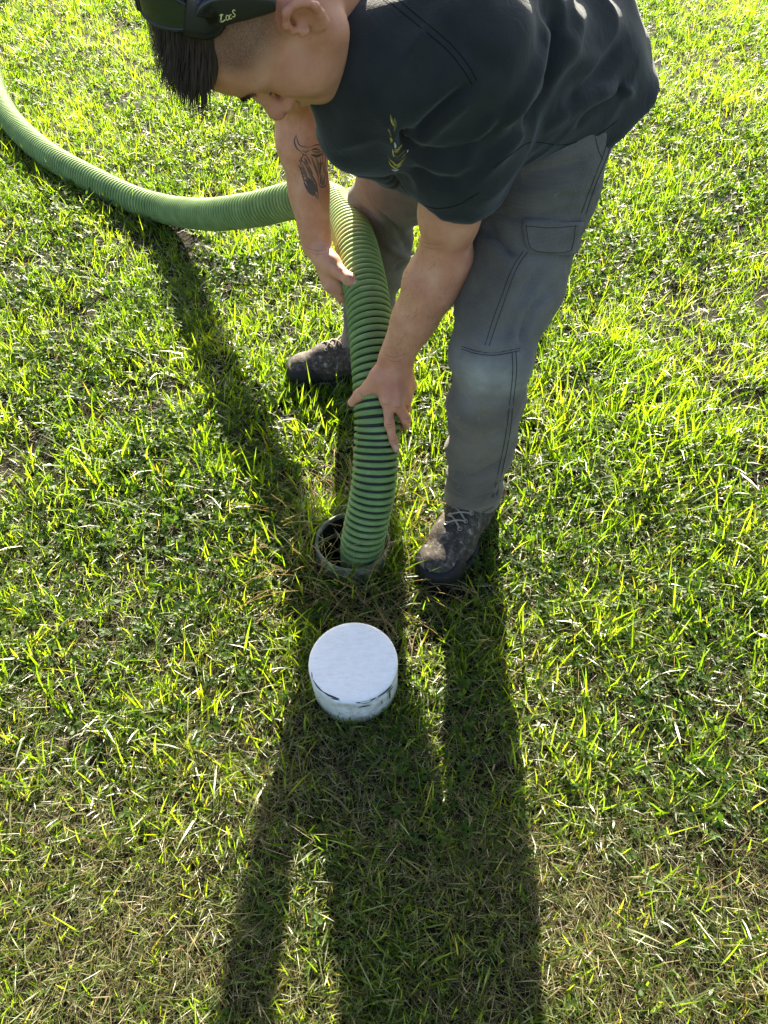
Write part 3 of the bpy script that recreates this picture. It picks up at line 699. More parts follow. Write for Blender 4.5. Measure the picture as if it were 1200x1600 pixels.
# ------------------------------------------------------------------ trousers
tr = SDF()
tr.cone(hipL + LAT * .005, hipR - LAT * .005, .098, .098, .06)
tr.cone(hipL + TAX * .05 + VEN * .03, hipR + TAX * .05 + VEN * .03, .080, .080, .06)
def leg(h, kn, an, fwd, hemz, rs):
    t = kn - h
    tr.chain([h, h + t * .35, h + t * .75, kn], [rs[0], rs[1], rs[2], rs[3]], .05)
    tr.cone(h + t * .2 - fwd * .015, h + t * .75 - fwd * .015, rs[1] * .8, rs[2] * .85, .04)
    s = an - kn; hm = kn + s * hemz
    tr.chain([kn, kn + s * .30, kn + s * .65, hm], [rs[3], rs[4], rs[5], rs[6]], .03)
    tr.cone(kn + s * .22 - fwd * .022, kn + s * .5 - fwd * .018, rs[4] * .85, rs[5] * .85, .04)
    tr.ell(kn + fwd * .012, np.eye(3), (rs[3] * .95,) * 3, .03)
FL = nrm(V(-.49, -.87, 0)); FR = nrm(V(-.95, -.25, 0))
leg(hipL, knL, anL, FL, 1.06, (.100, .098, .079, .066, .066, .061, .058))
leg(hipR, knR, anR, nrm(V(-.8, -.5, 0)), 1.05, (.100, .102, .088, .068, .064, .060, .056))
def cuff(P):
    d = np.full(len(P), -1.0)
    for kn, an, hz in ((knL, anL, 1.0), (knR, anR, 1.0)):
        u = nrm(an - kn); e = kn + (an - kn) * hz; ax = (P - e) @ u + .006 * np.sin(P[:, 0] * 70) ; rr_ = np.linalg.norm(P - e - ((P - e) @ u)[:, None] * u, axis=1)
        d = np.maximum(d, np.where(rr_ < .13, ax, -1))
    return d
def cuffh(P):
    d = np.full(len(P), 1.0)
    for kn, an, hz in ((knL, anL, 1.0), (knR, anR, 1.0)):
        u = nrm(an - kn); e = kn + (an - kn) * hz; ax = (P - e) @ u; rr_ = np.linalg.norm(P - e - ax[:, None] * u, axis=1)
        d = np.minimum(d, np.maximum(rr_ - .048, -ax - .08))
    return d
tr.func(cuff, .004, 'i', None); tr.func(cuffh, .004, '-', None)
allp = np.array([o[2] for o in tr.ops if o[1] in 'ce'])
tv, tq = tr.mesh(allp.min(0) - .16, allp.max(0) + .16, .0047)
tv = smooth_np(tv, tq, 2, .5); tn = vnormals(tv, tq)
tv = tv + tn * (.004 * (vnoise(tv * V(7, 7, 20), 1.0, 21) - .5) + .005 * (vnoise(tv * V(20, 20, 34), 1.0, 22) - .5) + .0055 * (1 - 4 * np.abs(vnoise(np.stack([tv @ nrm(V(1, .2, .5)) * 10, tv @ nrm(V(-.4, .3, 1)) * 26, tv @ nrm(V(0, 1, -.3)) * 10], 1), 1.0, 23) - .5)))[:, None]
tb = bvh_of(tv, tq)
for pts, a, w in [([(765, 330), (800, 335), (850, 340), (905, 325)], -.007, .010), ([(780, 300), (830, 305), (900, 290)], .005, .014), ([(755, 345), (780, 375), (805, 400)], -.008, .010), ([(760, 370), (790, 410), (800, 440)], .005, .012), ([(815, 270), (870, 260), (930, 245)], -.005, .010),
                  ([(820, 400), (790, 460), (765, 520)], .006, .016), ([(845, 420), (815, 470), (790, 530)], -.006, .012), ([(860, 450), (825, 500), (815, 540)], -.009, .010), ([(725, 540), (765, 552), (815, 543)], -.004, .005), ([(830, 545), (815, 600), (800, 640)], .006, .014), ([(700, 735), (740, 745), (785, 720)], -.007, .010), ([(705, 760), (745, 768), (790, 742)], .007, .010), ([(705, 780), (745, 792), (785, 765)], -.005, .008),
                  ([(745, 790), (770, 760), (785, 725)], .005, .010), ([(720, 700), (760, 690), (795, 665)], -.004, .012), ([(740, 610), (770, 640), (800, 630)], .003, .014), ([(590, 330), (620, 360), (640, 390)], -.007, .012), ([(600, 380), (625, 400), (640, 405)], .006, .010), ([(615, 420), (630, 410), (645, 395)], -.005, .008), ([(850, 300), (900, 310), (930, 300)], -.004, .008)]:
    tv = crease(tv, tq, tb, pts, a * 1.4, w * .85)
me = mesh_np('trousers', tv, tq); tb = bvh_of(tv, tq)
def spot(x, y, r):
    p, _ = hit(tb, x, y)
    return np.exp(-(np.linalg.norm(tv - p, axis=1) / r) ** 2) if p is not None else np.zeros(len(tv))
fade = np.clip(.95 * spot(750, 590, .055) + .5 * spot(735, 615, .03) + .5 * spot(810, 600, .05) + .30 * spot(830, 480, .05) + .35 * spot(790, 740, .045) + .3 * spot(770, 690, .04) + .25 * spot(860, 380, .05), 0, 1)
zz = tv[:, 2]; shin = np.clip((.36 - zz) / .08, 0, 1)
dirt = np.clip(.85 * spot(738, 690, .075) + .6 * spot(760, 640, .03) + .35 * shin + .6 * np.clip((.16 - zz) / .03, 0, 1) + .45 * spot(640, 330, .09) + .35 * spot(870, 250, .08), 0, 1)
attr(me, 'fade', fade); attr(me, 'dirt', dirt); attr(me, 'seam', np.zeros(len(tv)))
tro_o = link('trousers', me, M['trousers'], person)
acc = Acc()
for pts in ([(818, 392), (800, 420), (785, 460), (770, 500), (758, 540)], [(824, 394), (806, 422), (791, 462), (777, 502), (764, 541)], [(721, 541), (745, 549), (775, 551), (813, 544)], [(721, 545), (745, 553), (775, 555), (813, 548)],
            [(806, 548), (807, 580), (803, 620), (796, 680), (786, 730), (776, 775)], [(800, 550), (801, 582), (797, 622), (790, 680), (780, 730), (770, 778)], [(959, 206), (950, 240), (930, 290), (915, 335)], [(952, 206), (943, 240), (924, 290), (908, 333)], [(705, 800), (735, 806), (772, 792)], [(930, 215), (935, 235), (942, 250)]):
    seam(tb, pts, 1.0, tro_o, 'trouser_stitch')
# cargo pocket flap: a thick stitched patch lying on the thigh
fl = np.array([(817, 346), (860, 349), (906, 346), (903, 372), (896, 392), (880, 399), (850, 399), (832, 394), (819, 378)], float)
def patch(bvh, a, b, c, d, nu, nv, off, rnd=0.0):
    top = []; 
    for i in range(nv + 1):
        for j in range(nu + 1):
            u, w = j / nu, i / nv
            e = np.array(a) * (1 - u) * (1 - w) + np.array(b) * u * (1 - w) + np.array(c) * u * w + np.array(d) * (1 - u) * w
            if rnd and w > .6: e = e + np.array([(.5 - u) * 2, 0]) * rnd * ((w - .6) / .4) ** 2 * (abs(u - .5) * 2) ** 3
            p, nn = hit(bvh, *e)
            if p is None: return None
            top.append((p, nn))
    P = np.array([t[0] for t in top]); Nn = np.array([t[1] for t in top]); g = lambda i, j: i * (nu + 1) + j
    T = P + Nn * off; Bm = P - Nn * .001; v = np.vstack([T, Bm]); n0 = len(T); q = []
    for i in range(nv):
        for j in range(nu): q.append((g(i, j), g(i + 1, j), g(i + 1, j + 1), g(i, j + 1)))
    bd = [g(0, j) for j in range(nu)] + [g(i, nu) for i in range(nv)] + [g(nv, nu - j) for j in range(nu)] + [g(nv - i, 0) for i in range(nv)]
    for k in range(len(bd)):
        x, y = bd[k], bd[(k + 1) % len(bd)]; q.append((x, y, y + n0, x + n0))
    return v, np.array(q)
r = None
for xr in range(908, 860, -4):
    r = r or patch(tb, (817, 346), (xr, 347), (xr - 9, 400), (822, 396), 12, 8, .0065, 8)
if r:
    me = mesh_np('pocket_flap', *r); z_ = np.zeros(len(r[0])); attr(me, 'fade', z_ + .12); attr(me, 'dirt', z_ + .1); attr(me, 'seam', z_)
    fo = link('pocket_flap', me, M['trousers'], tro_o, smooth=False)
    fb = bvh_of(*r)
    for pts in ([(822, 351), (826, 380), (834, 391), (855, 395), (885, 394), (894, 386), (899, 352)], [(821, 353), (860, 356), (902, 353)]): seam(fb, pts, 1.0, tro_o, 'trouser_stitch')

# ------------------------------------------------------------------ boots
def boot(an, fwd, label):
    e = V(an[0], an[1], 0); up = V(0, 0, 1.0); lt = np.cross(up, fwd); X = np.stack([lt, fwd, up])
    P = lambda l, f, u: e + l * lt + f * fwd + u * up
    b_ = empty('boot', tuple(e)); b_.parent = person; b_.location = Vector(e - PB); b_['label'] = label
    s = SDF()
    s.chain([P(0, -.055, .055), P(0, .02, .06), P(.002, .10, .052), P(.002, .165, .046)], [.040, .043, .045, .038], .03)
    s.ell(P(.002, .165, .042), X, (.047, .046, .036), .02)
    s.chain([P(0, -.01, .075), P(0, -.012, .15)], [.047, .050], .03)
    s.cone(P(0, .03, .085), P(0, .10, .068), .034, .034, .03)
    s.plane(P(0, 0, .020), (0, 0, -1)); s.plane(P(0, 0, .165), (0, 0, 1))
    c = P(0, .06, .08); v, q = s.mesh(c - .22, c + .22, .0038); v = smooth_np(v, q, 1, .4)
    upo = link('boot_upper', mesh_np('boot_upper', v, q), M['boot'], None); upo.data.transform(Matrix.Translation(-Vector(e))); upo.parent = b_
    ub = bvh_of(v, q)
    def addp(name, v_, q_, m, t_=None):
        me = mesh_np(name, np.asarray(v_) - e, q_, t_); o = link(name, me, m, None); o.parent = b_; return o
    s = SDF()
    s.chain([P(0, -.058, .018), P(0, .03, .018), P(.003, .105, .018), P(.003, .160, .018)], [.047, .045, .052, .050], .03, flat=(up, .9))
    s.plane(P(0, 0, 0), (0, 0, -1), .003); s.plane(P(0, 0, .029), (0, 0, 1), .004)
    s.cone(P(-.08, .01, .0), P(.08, .01, .0), .011, .011, .003, '-')
    v2, q2 = s.mesh(c - .24, c + .24, .0042); addp('sole', v2, q2, M['sole'])
    s = SDF()                                                        # rubber toe cap, enlarged so its black also carries the front's shade
    s.ell(P(.002, .165, .040), X, (.0530, .0525, .0410), .02); s.cone(P(.002, .10, .048), P(.002, .165, .044), .050, .045, .02)
    s.plane(P(0, 0, .024), (0, 0, -1)); s.plane(P(0, .128, .04), -fwd + up * .75); s.plane(P(0, .17, .070), up + fwd * .15, .006)
    v2, q2 = s.mesh(c - .24, c + .24, .0042); addp('toe_cap', v2, q2, M['sole'])
    # tongue, laces and eyelets
    la = Acc(); eyes = []
    for k in range(5):
        f = .105 - k * .024; w = .016 + k * .0025; row = []
        for sg in (-1, 1):
            h = ub.ray_cast(Vector(P(sg * w, f, .25)), Vector((0, 0, -1)))
            if h[0] is None: row = None; break
            row.append((np.array(h[0]), np.array(h[1])))
        if row: eyes.append(row)
    for k in range(len(eyes) - 1):
        for a_, b2 in ((0, 1), (1, 0)):
            A_, B_ = eyes[k][a_], eyes[k + 1][b2]; md = (A_[0] + B_[0]) / 2
            hh = ub.ray_cast(Vector(md + V(0, 0, .1)), Vector((0, 0, -1))); md = (np.array(hh[0]) + np.array(hh[1]) * .0045) if hh[0] is not None else md
            C = catmull([A_[0] + A_[1] * .002, md, B_[0] + B_[1] * .002], 5); la.add(*tube_np(C, .0022, 6))
    if eyes:
        for sg, st in ():
            C = catmull([mid, mid + lt * sg * .02 + V(0, 0, .010) + fwd * .004, mid + lt * sg * .042 + fwd * .012 + V(0, 0, -.004), mid + lt * sg * .022 + fwd * .010 + V(0, 0, -.006), mid], 5); la.add(*tube_np(C, .0019, 6))
            C = catmull([mid, mid + lt * sg * .018 + fwd * .022 - V(0, 0, .004), mid + lt * sg * .036 + fwd * .050 - V(0, 0, .022)], 5)
            la.add(*tube_np(C, .0018, 6))
        addp('lace', np.vstack(la.v), np.vstack(la.q), M['lace'], np.vstack(la.t))
        for row in eyes:
            for p, nn in row:
                t1 = nrm(np.cross(nn, fwd)); t2 = np.cross(nn, t1); a_ = np.linspace(0, 2 * np.pi, 15)
                C = p + nn * .001 + .0042 * (np.cos(a_)[:, None] * t1 + np.sin(a_)[:, None] * t2); v3, q3, _ = tube_np(C, .0013, 6, False); addp('eyelet', v3, q3, M['metal'])
    return b_
boot(anL, FL, 'scuffed brown work boot on the leg beside the pipe, black rubber toe')
boot(anR, FR, 'scuffed brown work boot behind the hose, laces showing')

# ------------------------------------------------------------------ hair, brows, lids, nails, tattoo
hs = SDF()
hs.ell(hp_(0, -.010, .060), HAX, (.0745, .096, .090), .02)
hs.ell(hp_(0, .050, .080), HAX, (.060, .052, .050), .02)
def haircut(P):
    l = hloc(P); return np.maximum((.088 + .10 * np.clip(l[:, 1], -1, .0) - .12 * np.clip(l[:, 1] - .03, 0, 1) - l[:, 2]), np.abs(l[:, 0]) - .062)
hs.func(haircut, .012, 'i', None)
hv, hq = hs.mesh(HO - .2, HO + .22, .0035); hv = smooth_np(hv, hq, 2)
hair_o = link('hair', mesh_np('hair', hv, hq), M['hair'], person)
hb = bvh_of(hv, hq); acc = Acc(); cnt = 0
for k in range(6500):
    a = rng.uniform(-.060, .060); f = rng.uniform(-.07, .098); o = hp_(a, f, .22); h = hb.ray_cast(Vector(o), Vector(-HU))
    if h[0] is None: continue
    p = np.array(h[0]); nn = np.array(h[1]); L = (.010 + .034 * rng.random() ** 1.6) * (1.0 if f > .04 else .8)
    d0 = nrm(HF * (.9 if f > -.02 else .4) + nn * .55 + HLft * (rng.normal(0, .10) + .12 * math.sin(a * 260))); pts = [p - nn * .002]
    d = d0
    for s_ in range(4):
        pts.append(pts[-1] + d * L / 4); d = nrm(d + V(0, 0, -1) * .28 + HF * .15 + rng.normal(0, .05, 3))
    pts = np.array(pts); wd = nrm(np.cross(d0, nn)) * .0006; tp = np.array([1, 1, .8, .55, .12])[:, None]
    v = np.vstack([pts - wd * tp, pts + wd * tp]); acc.add(v, np.array([(i, i + 1, i + 6, i + 5) for i in range(4)]))
tag(link('hair_strands', acc.mesh('hair_strands'), M['hair'], hair_o), kind='stuff')
for s in (-1, 1):                                                    # eyebrows as short hairs
    acc = Acc()
    for k in range(150):
        t = rng.uniform(0, 1); a = s * (.012 + .040 * t); u = .034 + .007 * math.sin(t * 2.2) + rng.normal(0, .0022)
        h = bbvh.ray_cast(Vector(hp_(a, .16, u)), Vector(-HF))
        if h[0] is None: continue
        p = np.array(h[0]); nn = np.array(h[1]); d = nrm(HLft * s + HU * rng.uniform(-.1, .5) + nn * .25); L = rng.uniform(.005, .009); w = nrm(np.cross(d, nn)) * .00045
        acc.add(np.array([p - w, p + w, p + d * L + w * .2, p + d * L - w * .2]), np.array([(0, 1, 2, 3)]))
    tag(link('eyebrow', acc.mesh('eyebrow'), M['brow'], body_o), kind='stuff')
for s in (-1, 1):                                                    # lowered lids with lashes
    C = []; acc = Acc()
    for t in np.linspace(-1, 1, 9):
        h = bbvh.ray_cast(Vector(hp_(s * (.032 + t * .013), .14, .0105 + .003 * t * t)), Vector(-HF))
        if h[0] is not None: C.append(np.array(h[0]) + np.array(h[1]) * .0002)
    if len(C) > 3: acc.add(*tube_np(np.array(C), .0009, 5))
    for p in catmull(C, 4):
        d = nrm(HF * .8 - HU * .6 + HLft * s * rng.uniform(0, .5)); w = HLft * .0003; acc.add(np.array([p - w, p + w, p + d * .007]), None, np.array([(0, 1, 2)]))
    tag(link('eyelash', acc.mesh('eyelash'), M['lid'], body_o), kind='stuff')
def nail(px, py, dirx, diry, w, l):
    r = patch(bbvh, (px - dirx * l - diry * w, py - diry * l + dirx * w), (px + dirx * l - diry * w, py + diry * l + dirx * w), (px + dirx * l + diry * w, py + diry * l - dirx * w), (px - dirx * l + diry * w, py - diry * l - dirx * w), 6, 5, .0007)
    if r: link('fingernail', mesh_np('fingernail', *r), M['nail'], body_o)
    return r is not None
for sc_ in (1, .85, .7, .55):
    if nail(558.5, 443.5, .85, .5, 5.2 * sc_, 5.6 * sc_): break
for sc_ in (1, .85, .7, .55):
    if nail(619.0, 699.0, .35, .93, 3.0 * sc_, 4.6 * sc_): break
acc = Acc()                                                          # flat darker lines painting in crease shade on knuckles and wrists
for L, w in [([(603, 662), (608, 664), (614, 662)], .9), ([(604, 666), (609, 668), (615, 665)], .7), ([(609, 687), (614, 689), (620, 686)], .8), ([(629, 652), (635, 655), (640, 652)], .8), ([(560, 612), (566, 618), (568, 624)], .8), ([(598, 630), (604, 632), (611, 630)], .6), ([(616, 635), (622, 637), (628, 634)], .6),
             ([(600, 553), (615, 558), (636, 552)], .8), ([(602, 560), (618, 565), (634, 559)], .6), ([(541, 428), (547, 434), (548, 441)], .9), ([(545, 428), (551, 435), (551, 442)], .7), ([(478, 386), (495, 392), (512, 389)], .8), ([(484, 394), (498, 398), (510, 396)], .6), ([(515, 408), (528, 416), (540, 424)], .7), ([(650, 372), (668, 380), (690, 382)], .7), ([(655, 380), (672, 388), (694, 389)], .6)]:
    ribbon(acc, bbvh, L, w, .0003, 5, True)
tag(link('crease_shade_lines', acc.mesh('crease_shade_lines'), M['crease_shade'], body_o), kind='stuff')
acc = Acc()                                                          # short fine hairs on the forearms
for A_, B_, n_ in ((elL, wrL, 700), (elR, wrR, 600)):
    tt_ = ((bvv - A_) @ (B_ - A_)) / ((B_ - A_) @ (B_ - A_)); rr_ = np.linalg.norm(bvv - A_ - np.clip(tt_, 0, 1)[:, None] * (B_ - A_), axis=1)
    idx = np.nonzero((tt_ > -.1) & (tt_ < .95) & (rr_ < .07))[0]
    for i_ in rng.choice(idx, n_):
        p, nn = bvv[i_], bnn[i_]; d = nrm(nrm(B_ - A_) + nn * .35 + rng.normal(0, .35, 3)); w = nrm(np.cross(d, nn)) * .00016; L = rng.uniform(.006, .012)
        acc.add(np.array([p - w, p + w, p + d * L + nn * .001]), None, np.array([(0, 1, 2)]))
tag(link('arm_hair', acc.mesh('arm_hair'), M['brow'], body_o), kind='stuff')
# tattoo on the inner forearm: horned skull with hanging feathers
T0 = lambda x, y: (400 + x / 4.0, 160 + y / 4.0)
acc = Acc()
for L, w in [([(250, 205), (240, 245), (255, 285), (285, 312)], 2.2), ([(252, 205), (262, 250), (280, 272), (335, 282)], 1.6), ([(255, 225), (270, 265)], 1.4), ([(335, 282), (375, 265), (420, 268), (455, 262)], 1.5), ([(285, 312), (300, 330), (318, 322)], 1.5), ([(345, 300), (370, 290), (400, 300)], 2.6), ([(345, 325), (380, 335), (415, 320)], 4.2),
             ([(440, 275), (452, 330), (448, 420), (440, 500)], 2.0), ([(400, 345), (405, 400), (395, 450)], 1.6), ([(385, 380), (405, 385), (425, 375)], 1.5), ([(345, 340), (365, 400), (385, 450), (388, 500)], 1.6), ([(388, 500), (405, 528), (430, 525), (440, 500)], 1.8), ([(400, 470), (402, 510)], 1.5), ([(425, 460), (425, 515)], 1.4), ([(412, 490), (414, 522)], 1.2),
             ([(300, 320), (285, 350), (275, 400)], 1.5), ([(310, 325), (330, 360), (345, 390)], 1.5), ([(275, 345), (300, 375), (330, 380)], 1.3), ([(262, 385), (285, 430), (300, 490), (320, 540)], 1.4), ([(300, 380), (340, 440), (372, 500), (385, 560), (388, 604)], 1.8), ([(285, 400), (320, 470), (350, 540), (385, 600)], 1.2), ([(300, 500), (330, 550), (360, 585)], 4.5), ([(310, 480), (345, 535), (372, 580)], 6.0), ([(325, 470), (355, 510), (378, 560)], 5.0),
             ([(270, 395), (290, 420)], 1.1), ([(272, 415), (296, 445)], 1.1), ([(280, 440), (304, 470)], 1.1), ([(286, 462), (310, 492)], 1.1), ([(330, 400), (345, 425)], 1.2), ([(340, 420), (358, 452)], 1.2), ([(310, 350), (320, 380)], 1.8), ([(265, 360), (285, 372)], 1.3), ([(455, 290), (462, 340), (458, 400)], 1.2)]:
    ribbon(acc, bbvh, [T0(*p) for p in L], w * 1.15, .0005, 5, True)
tag(link('tattoo', acc.mesh('tattoo'), M['ink'], body_o), kind='stuff')
acc = Acc()
for L, w in [([(420, 290), (425, 350), (425, 440)], 6), ([(375, 345), (392, 400), (402, 470)], 5), ([(350, 345), (372, 410), (390, 470)], 4), ([(440, 300), (440, 380), (432, 470)], 4), ([(405, 450), (412, 500), (425, 520)], 6), ([(285, 380), (305, 440), (330, 500)], 6), ([(315, 400), (340, 450), (362, 500)], 6), ([(340, 520), (365, 570), (384, 600)], 4), ([(285, 300), (310, 310), (340, 295)], 3), ([(300, 345), (325, 400), (350, 460)], 5), ([(350, 305), (380, 312), (420, 305)], 4)]: ribbon(acc, bbvh, [T0(*p) for p in L], w, .0003, 5, True)
tag(link('tattoo_shading', acc.mesh('tattoo_shading'), M['ink_grey'], body_o), kind='stuff')

# ------------------------------------------------------------------ sunglasses pushed up on the head
gl = tag(empty('sunglasses', tuple(hp_(0, .07, .12))), 'black wraparound sunglasses with gold lettering pushed up on the head', 'sunglasses')
tilt = math.radians(76); gF = nrm(HF * math.cos(tilt) + HU * math.sin(tilt)); gU = nrm(HU * math.cos(tilt) - HF * math.sin(tilt)); GO = hp_(0, .010, .152)
def gp(a, f, u): return GO + .92 * (a * HLft + f * gF + u * gU)
def lens_grid(s, nu=14, nv=8, grow=0.0, offs=0.0):
    v = []
    for i in range(nv + 1):
        for j in range(nu + 1):
            t = j / nu; w = i / nv * 2 - 1
            hh = (.019 + grow) * (1 - .30 * (abs(t - .45) * 2) ** 2.2) ; a = .006 - grow + t * (.060 + 2 * grow)
            f = -8.5 * a * a - 3.0 * (w * hh) ** 2 + offs + .012
            v.append(gp(s * a, f, w * hh - .10 * a))
    v = np.array(v); q = [(i * (nu + 1) + j, i * (nu + 1) + j + 1, (i + 1) * (nu + 1) + j + 1, (i + 1) * (nu + 1) + j) for i in range(nv) for j in range(nu)]
    return v, np.array(q), nu, nv
for s in (-1, 1):
    v, q, nu, nv = lens_grid(s, offs=.0012); v2 = lens_grid(s, offs=-.0012)[0]; link('lens', mesh_np('lens', np.vstack([v, v2]), np.vstack([q, q[:, ::-1] + len(v)])), M['lens'], gl)
    bd = [j for j in range(nu + 1)] + [i * (nu + 1) + nu for i in range(1, nv + 1)] + [nv * (nu + 1) + j for j in range(nu - 1, -1, -1)] + [i * (nu + 1) for i in range(nv - 1, -1, -1)]
    c_, _, _, _ = lens_grid(s); link('rim', mesh_np('rim', *tube_np(c_[bd], .0026, 8, False)[:2]), M['glasses'], gl)
    # wide tapering temple arm
    C = catmull([gp(s * .066, -.022, -.002), gp(s * .078, -.045, -.008), hp_(s * .0815, -.004, .105), hp_(s * .0830, -.012, .072), hp_(s * .084, -.018, .042)], 10)
    T_ = nrm_rows = np.gradient(C, axis=0); T_ = T_ / np.linalg.norm(T_, axis=1)[:, None]; n_ = len(C); t_ = np.linspace(0, 1, n_)
    hgt = .0165 * (1 - t_) ** .8 + .006; out = HLft * s; vv = []
    for k in range(n_):
        u_ = nrm(np.cross(T_[k], out)); o_ = np.cross(u_, T_[k])
        o_ = o_ if o_ @ out > 0 else -o_
        for ou, oo in ((-1, -.5), (-1.0, .5), (-.6, 1), (.6, 1), (1.0, .5), (1, -.5), (0, -1)): vv.append(C[k] + u_ * ou * hgt[k] + o_ * oo * .0022)
    m7 = 7; i = np.arange(n_ - 1)[:, None] * m7; j = np.arange(m7)[None]; q = np.stack([i + j, i + (j + 1) % m7, i + m7 + (j + 1) % m7, i + m7 + j], -1).reshape(-1, 4)
    t3 = np.array([(0, k, k + 1) for k in range(1, 6)] + [(m7 * (n_ - 1), m7 * (n_ - 1) + k + 1, m7 * (n_ - 1) + k) for k in range(1, 6)])
    arm_o = link('temple_arm', mesh_np('temple_arm', np.array(vv), q, t3), M['glasses'], gl)
    if s == 1: gb = bvh_of(np.array(vv), q)
link('bridge', mesh_np('bridge', *tube_np(catmull([gp(-.009, .011, .004), gp(0, .0135, .006), gp(.009, .011, .004)], 5), .003, 8)), M['glasses'], gl)
acc = Acc()
S0 = lambda x, y: (180 + x / 3.0, y / 3.0)
for L, w in [([(499, 66), (496, 80), (494, 98)], 2.2), ([(489, 99), (502, 101), (516, 91)], 1.9), ([(489, 73), (498, 66), (506, 70)], 1.2), ([(522, 70), (519, 82), (523, 93), (531, 90), (532, 76), (522, 70)], 1.4), ([(545, 68), (537, 70), (535, 80), (538, 88), (547, 85)], 1.4), ([(562, 50), (554, 46), (550, 54), (555, 62), (561, 70), (556, 79), (548, 76)], 1.5)]:
    ribbon(acc, gb, [S0(*p) for p in L], w, .0004, 5)
if acc.n: tag(link('gold_lettering', acc.mesh('gold_lettering'), M['gold'], gl), kind='stuff')

# ------------------------------------------------------------------ lawn: grass blades, clover, dry straw (uncountable stuff)
def blades(xy, z0, L, W, az, lean, curve, twist, S=3):
    n = len(xy); t = np.linspace(0, 1, S + 1); P = np.zeros((n, S + 1, 3)); P[:, 0, :2] = xy; P[:, 0, 2] = z0
    for k in range(S):
        phi = np.clip(lean + curve * (t[k] + .5 / S), 0, 2.2)
        P[:, k + 1] = P[:, k] + (L / S)[:, None] * np.stack([np.sin(phi) * np.cos(az), np.sin(phi) * np.sin(az), np.cos(phi)], 1)
    P[:, :, 2] = np.maximum(P[:, :, 2], (z0 + .002)[:, None])
    wd = np.stack([-np.sin(az + twist), np.cos(az + twist), .25 * np.sin(twist * 3)], 1)
    wk = np.array([.75, 1.0, .75, 0])[:S + 1] if S == 3 else np.linspace(1, 0, S + 1)
    out = np.zeros((n, 2 * S + 1, 3))
    for k in range(S):
        o = wd * (W * .5 * wk[k])[:, None]; out[:, 2 * k] = P[:, k] - o; out[:, 2 * k + 1] = P[:, k] + o
    out[:, 2 * S] = P[:, S]; b = (np.arange(n) * (2 * S + 1))[:, None]
    q = np.concatenate([b + np.array([[2 * k, 2 * k + 1, 2 * k + 3, 2 * k + 2]]) for k in range(S - 1)], 0)
    tr = b + np.array([[2 * S - 2, 2 * S - 1, 2 * S]])
    return out.reshape(-1, 3), q, tr, 2 * S + 1
def scatter(dens_fn, n_try, seed):
    r = np.random.default_rng(seed)
    y = -.15 + 6.2 * r.random(n_try) ** 1.9; w = .80 + .385 * np.maximum(y, 0)
    x = (r.random(n_try) * 2 - 1) * w
    # pdf of y is known; keep with probability so that density follows dens_fn
    pdf = (1 / 1.9) * ((y + .15) / 6.2 + 1e-6) ** (1 / 1.9 - 1) / 6.2 / (2 * w)
    keep = r.random(n_try) < np.clip(dens_fn(x, y) / (n_try * pdf), 0, 1)
    return np.stack([x[keep], y[keep]], 1), r
hz_low = HC[(HC[:, 2] < .12) & (HC[:, 2] > -.02)]
def clear(xy, cap_r=.088, extra=0.0):
    ok = np.hypot(xy[:, 0] - PIPE[0], xy[:, 1] - PIPE[1]) > PR + .004 + extra
    ok &= np.hypot(xy[:, 0] - cx, xy[:, 1] - cy) > cap_r
    for i in range(0, len(hz_low), 6): ok &= np.hypot(xy[:, 0] - hz_low[i, 0], xy[:, 1] - hz_low[i, 1]) > .028
    for an, fw_ in ((anL, FL), (anR, FR)):
        A, B = an[:2] - fw_[:2] * .06, an[:2] + fw_[:2] * .165; d = B - A; t = np.clip(((xy - A) @ d) / (d @ d), 0, 1)
        ok &= np.linalg.norm(xy - A - t[:, None] * d, axis=1) > .046
    return ok
def dry_map(xy):
    n1 = vnoise(xy, 3.2, 31); n2 = vnoise(xy, 9.0, 32); y = xy[:, 1]; x = xy[:, 0]
    base = np.clip(.90 - .60 * y, 0, .8)
    base = np.maximum(base, .75 * np.exp(-(np.hypot(x - .42, y - .72) / .34) ** 2))
    base = np.maximum(base, .6 * np.exp(-(np.hypot(x - PIPE[0], y - PIPE[1]) / .22) ** 2))
    return np.clip(base * (.35 + .75 * n1 + .45 * (n2 - .3)) + .10 * (n2 - .5), 0, 1)
def patchy(xy): return np.clip(.10 + 1.75 * vnoise(xy, 6.5, 41) * (.30 + 1.3 * vnoise(xy, 19, 42)), np.clip(.26 + .14 * (xy[:, 1] - 1), .22, .6), 1.6)
dist = lambda x, y: np.sqrt(x * x + y * y + H * H)
# green blades in tufts
tuf, r = scatter(lambda x, y: 6000 * DENS * (1.75 / dist(x, y)) ** .92, 520000, 1)
tuf = tuf[r.random(len(tuf)) < patchy(tuf) / 1.3]
nb_ = r.integers(3, 9, len(tuf)); T = np.repeat(np.arange(len(tuf)), nb_); n = len(T)
xy = tuf[T] + r.normal(0, .011, (n, 2)); okm = clear(xy); T = T[okm]; xy = xy[okm]; n = len(T)
dm = dry_map(xy); keep = r.random(n) > dm * .25; T = T[keep]; xy = xy[keep]; dm = dm[keep]; n = len(T)
tl = r.random(len(tuf)); taz = r.random(len(tuf)) * 2 * np.pi; wide = (vnoise(tuf, 4.0, 51) > .60) & (r.random(len(tuf)) < .45)
far = dist(xy[:, 0], xy[:, 1]) / 1.75
L = np.exp(r.normal(-3.28, .36, n)) * (.75 + .5 * tl[T]) * np.where(wide[T], 1.25, 1) * (1 - .35 * dm)
lush = np.exp(-(np.hypot(xy[:, 0] - .55, xy[:, 1] - 1.45) / .5) ** 2); L = L * (1 + .45 * lush)
rim = np.exp(-((np.hypot(xy[:, 0] - PIPE[0], xy[:, 1] - PIPE[1]) - .11) / .035) ** 2); L = L * (1 + 1.2 * rim)
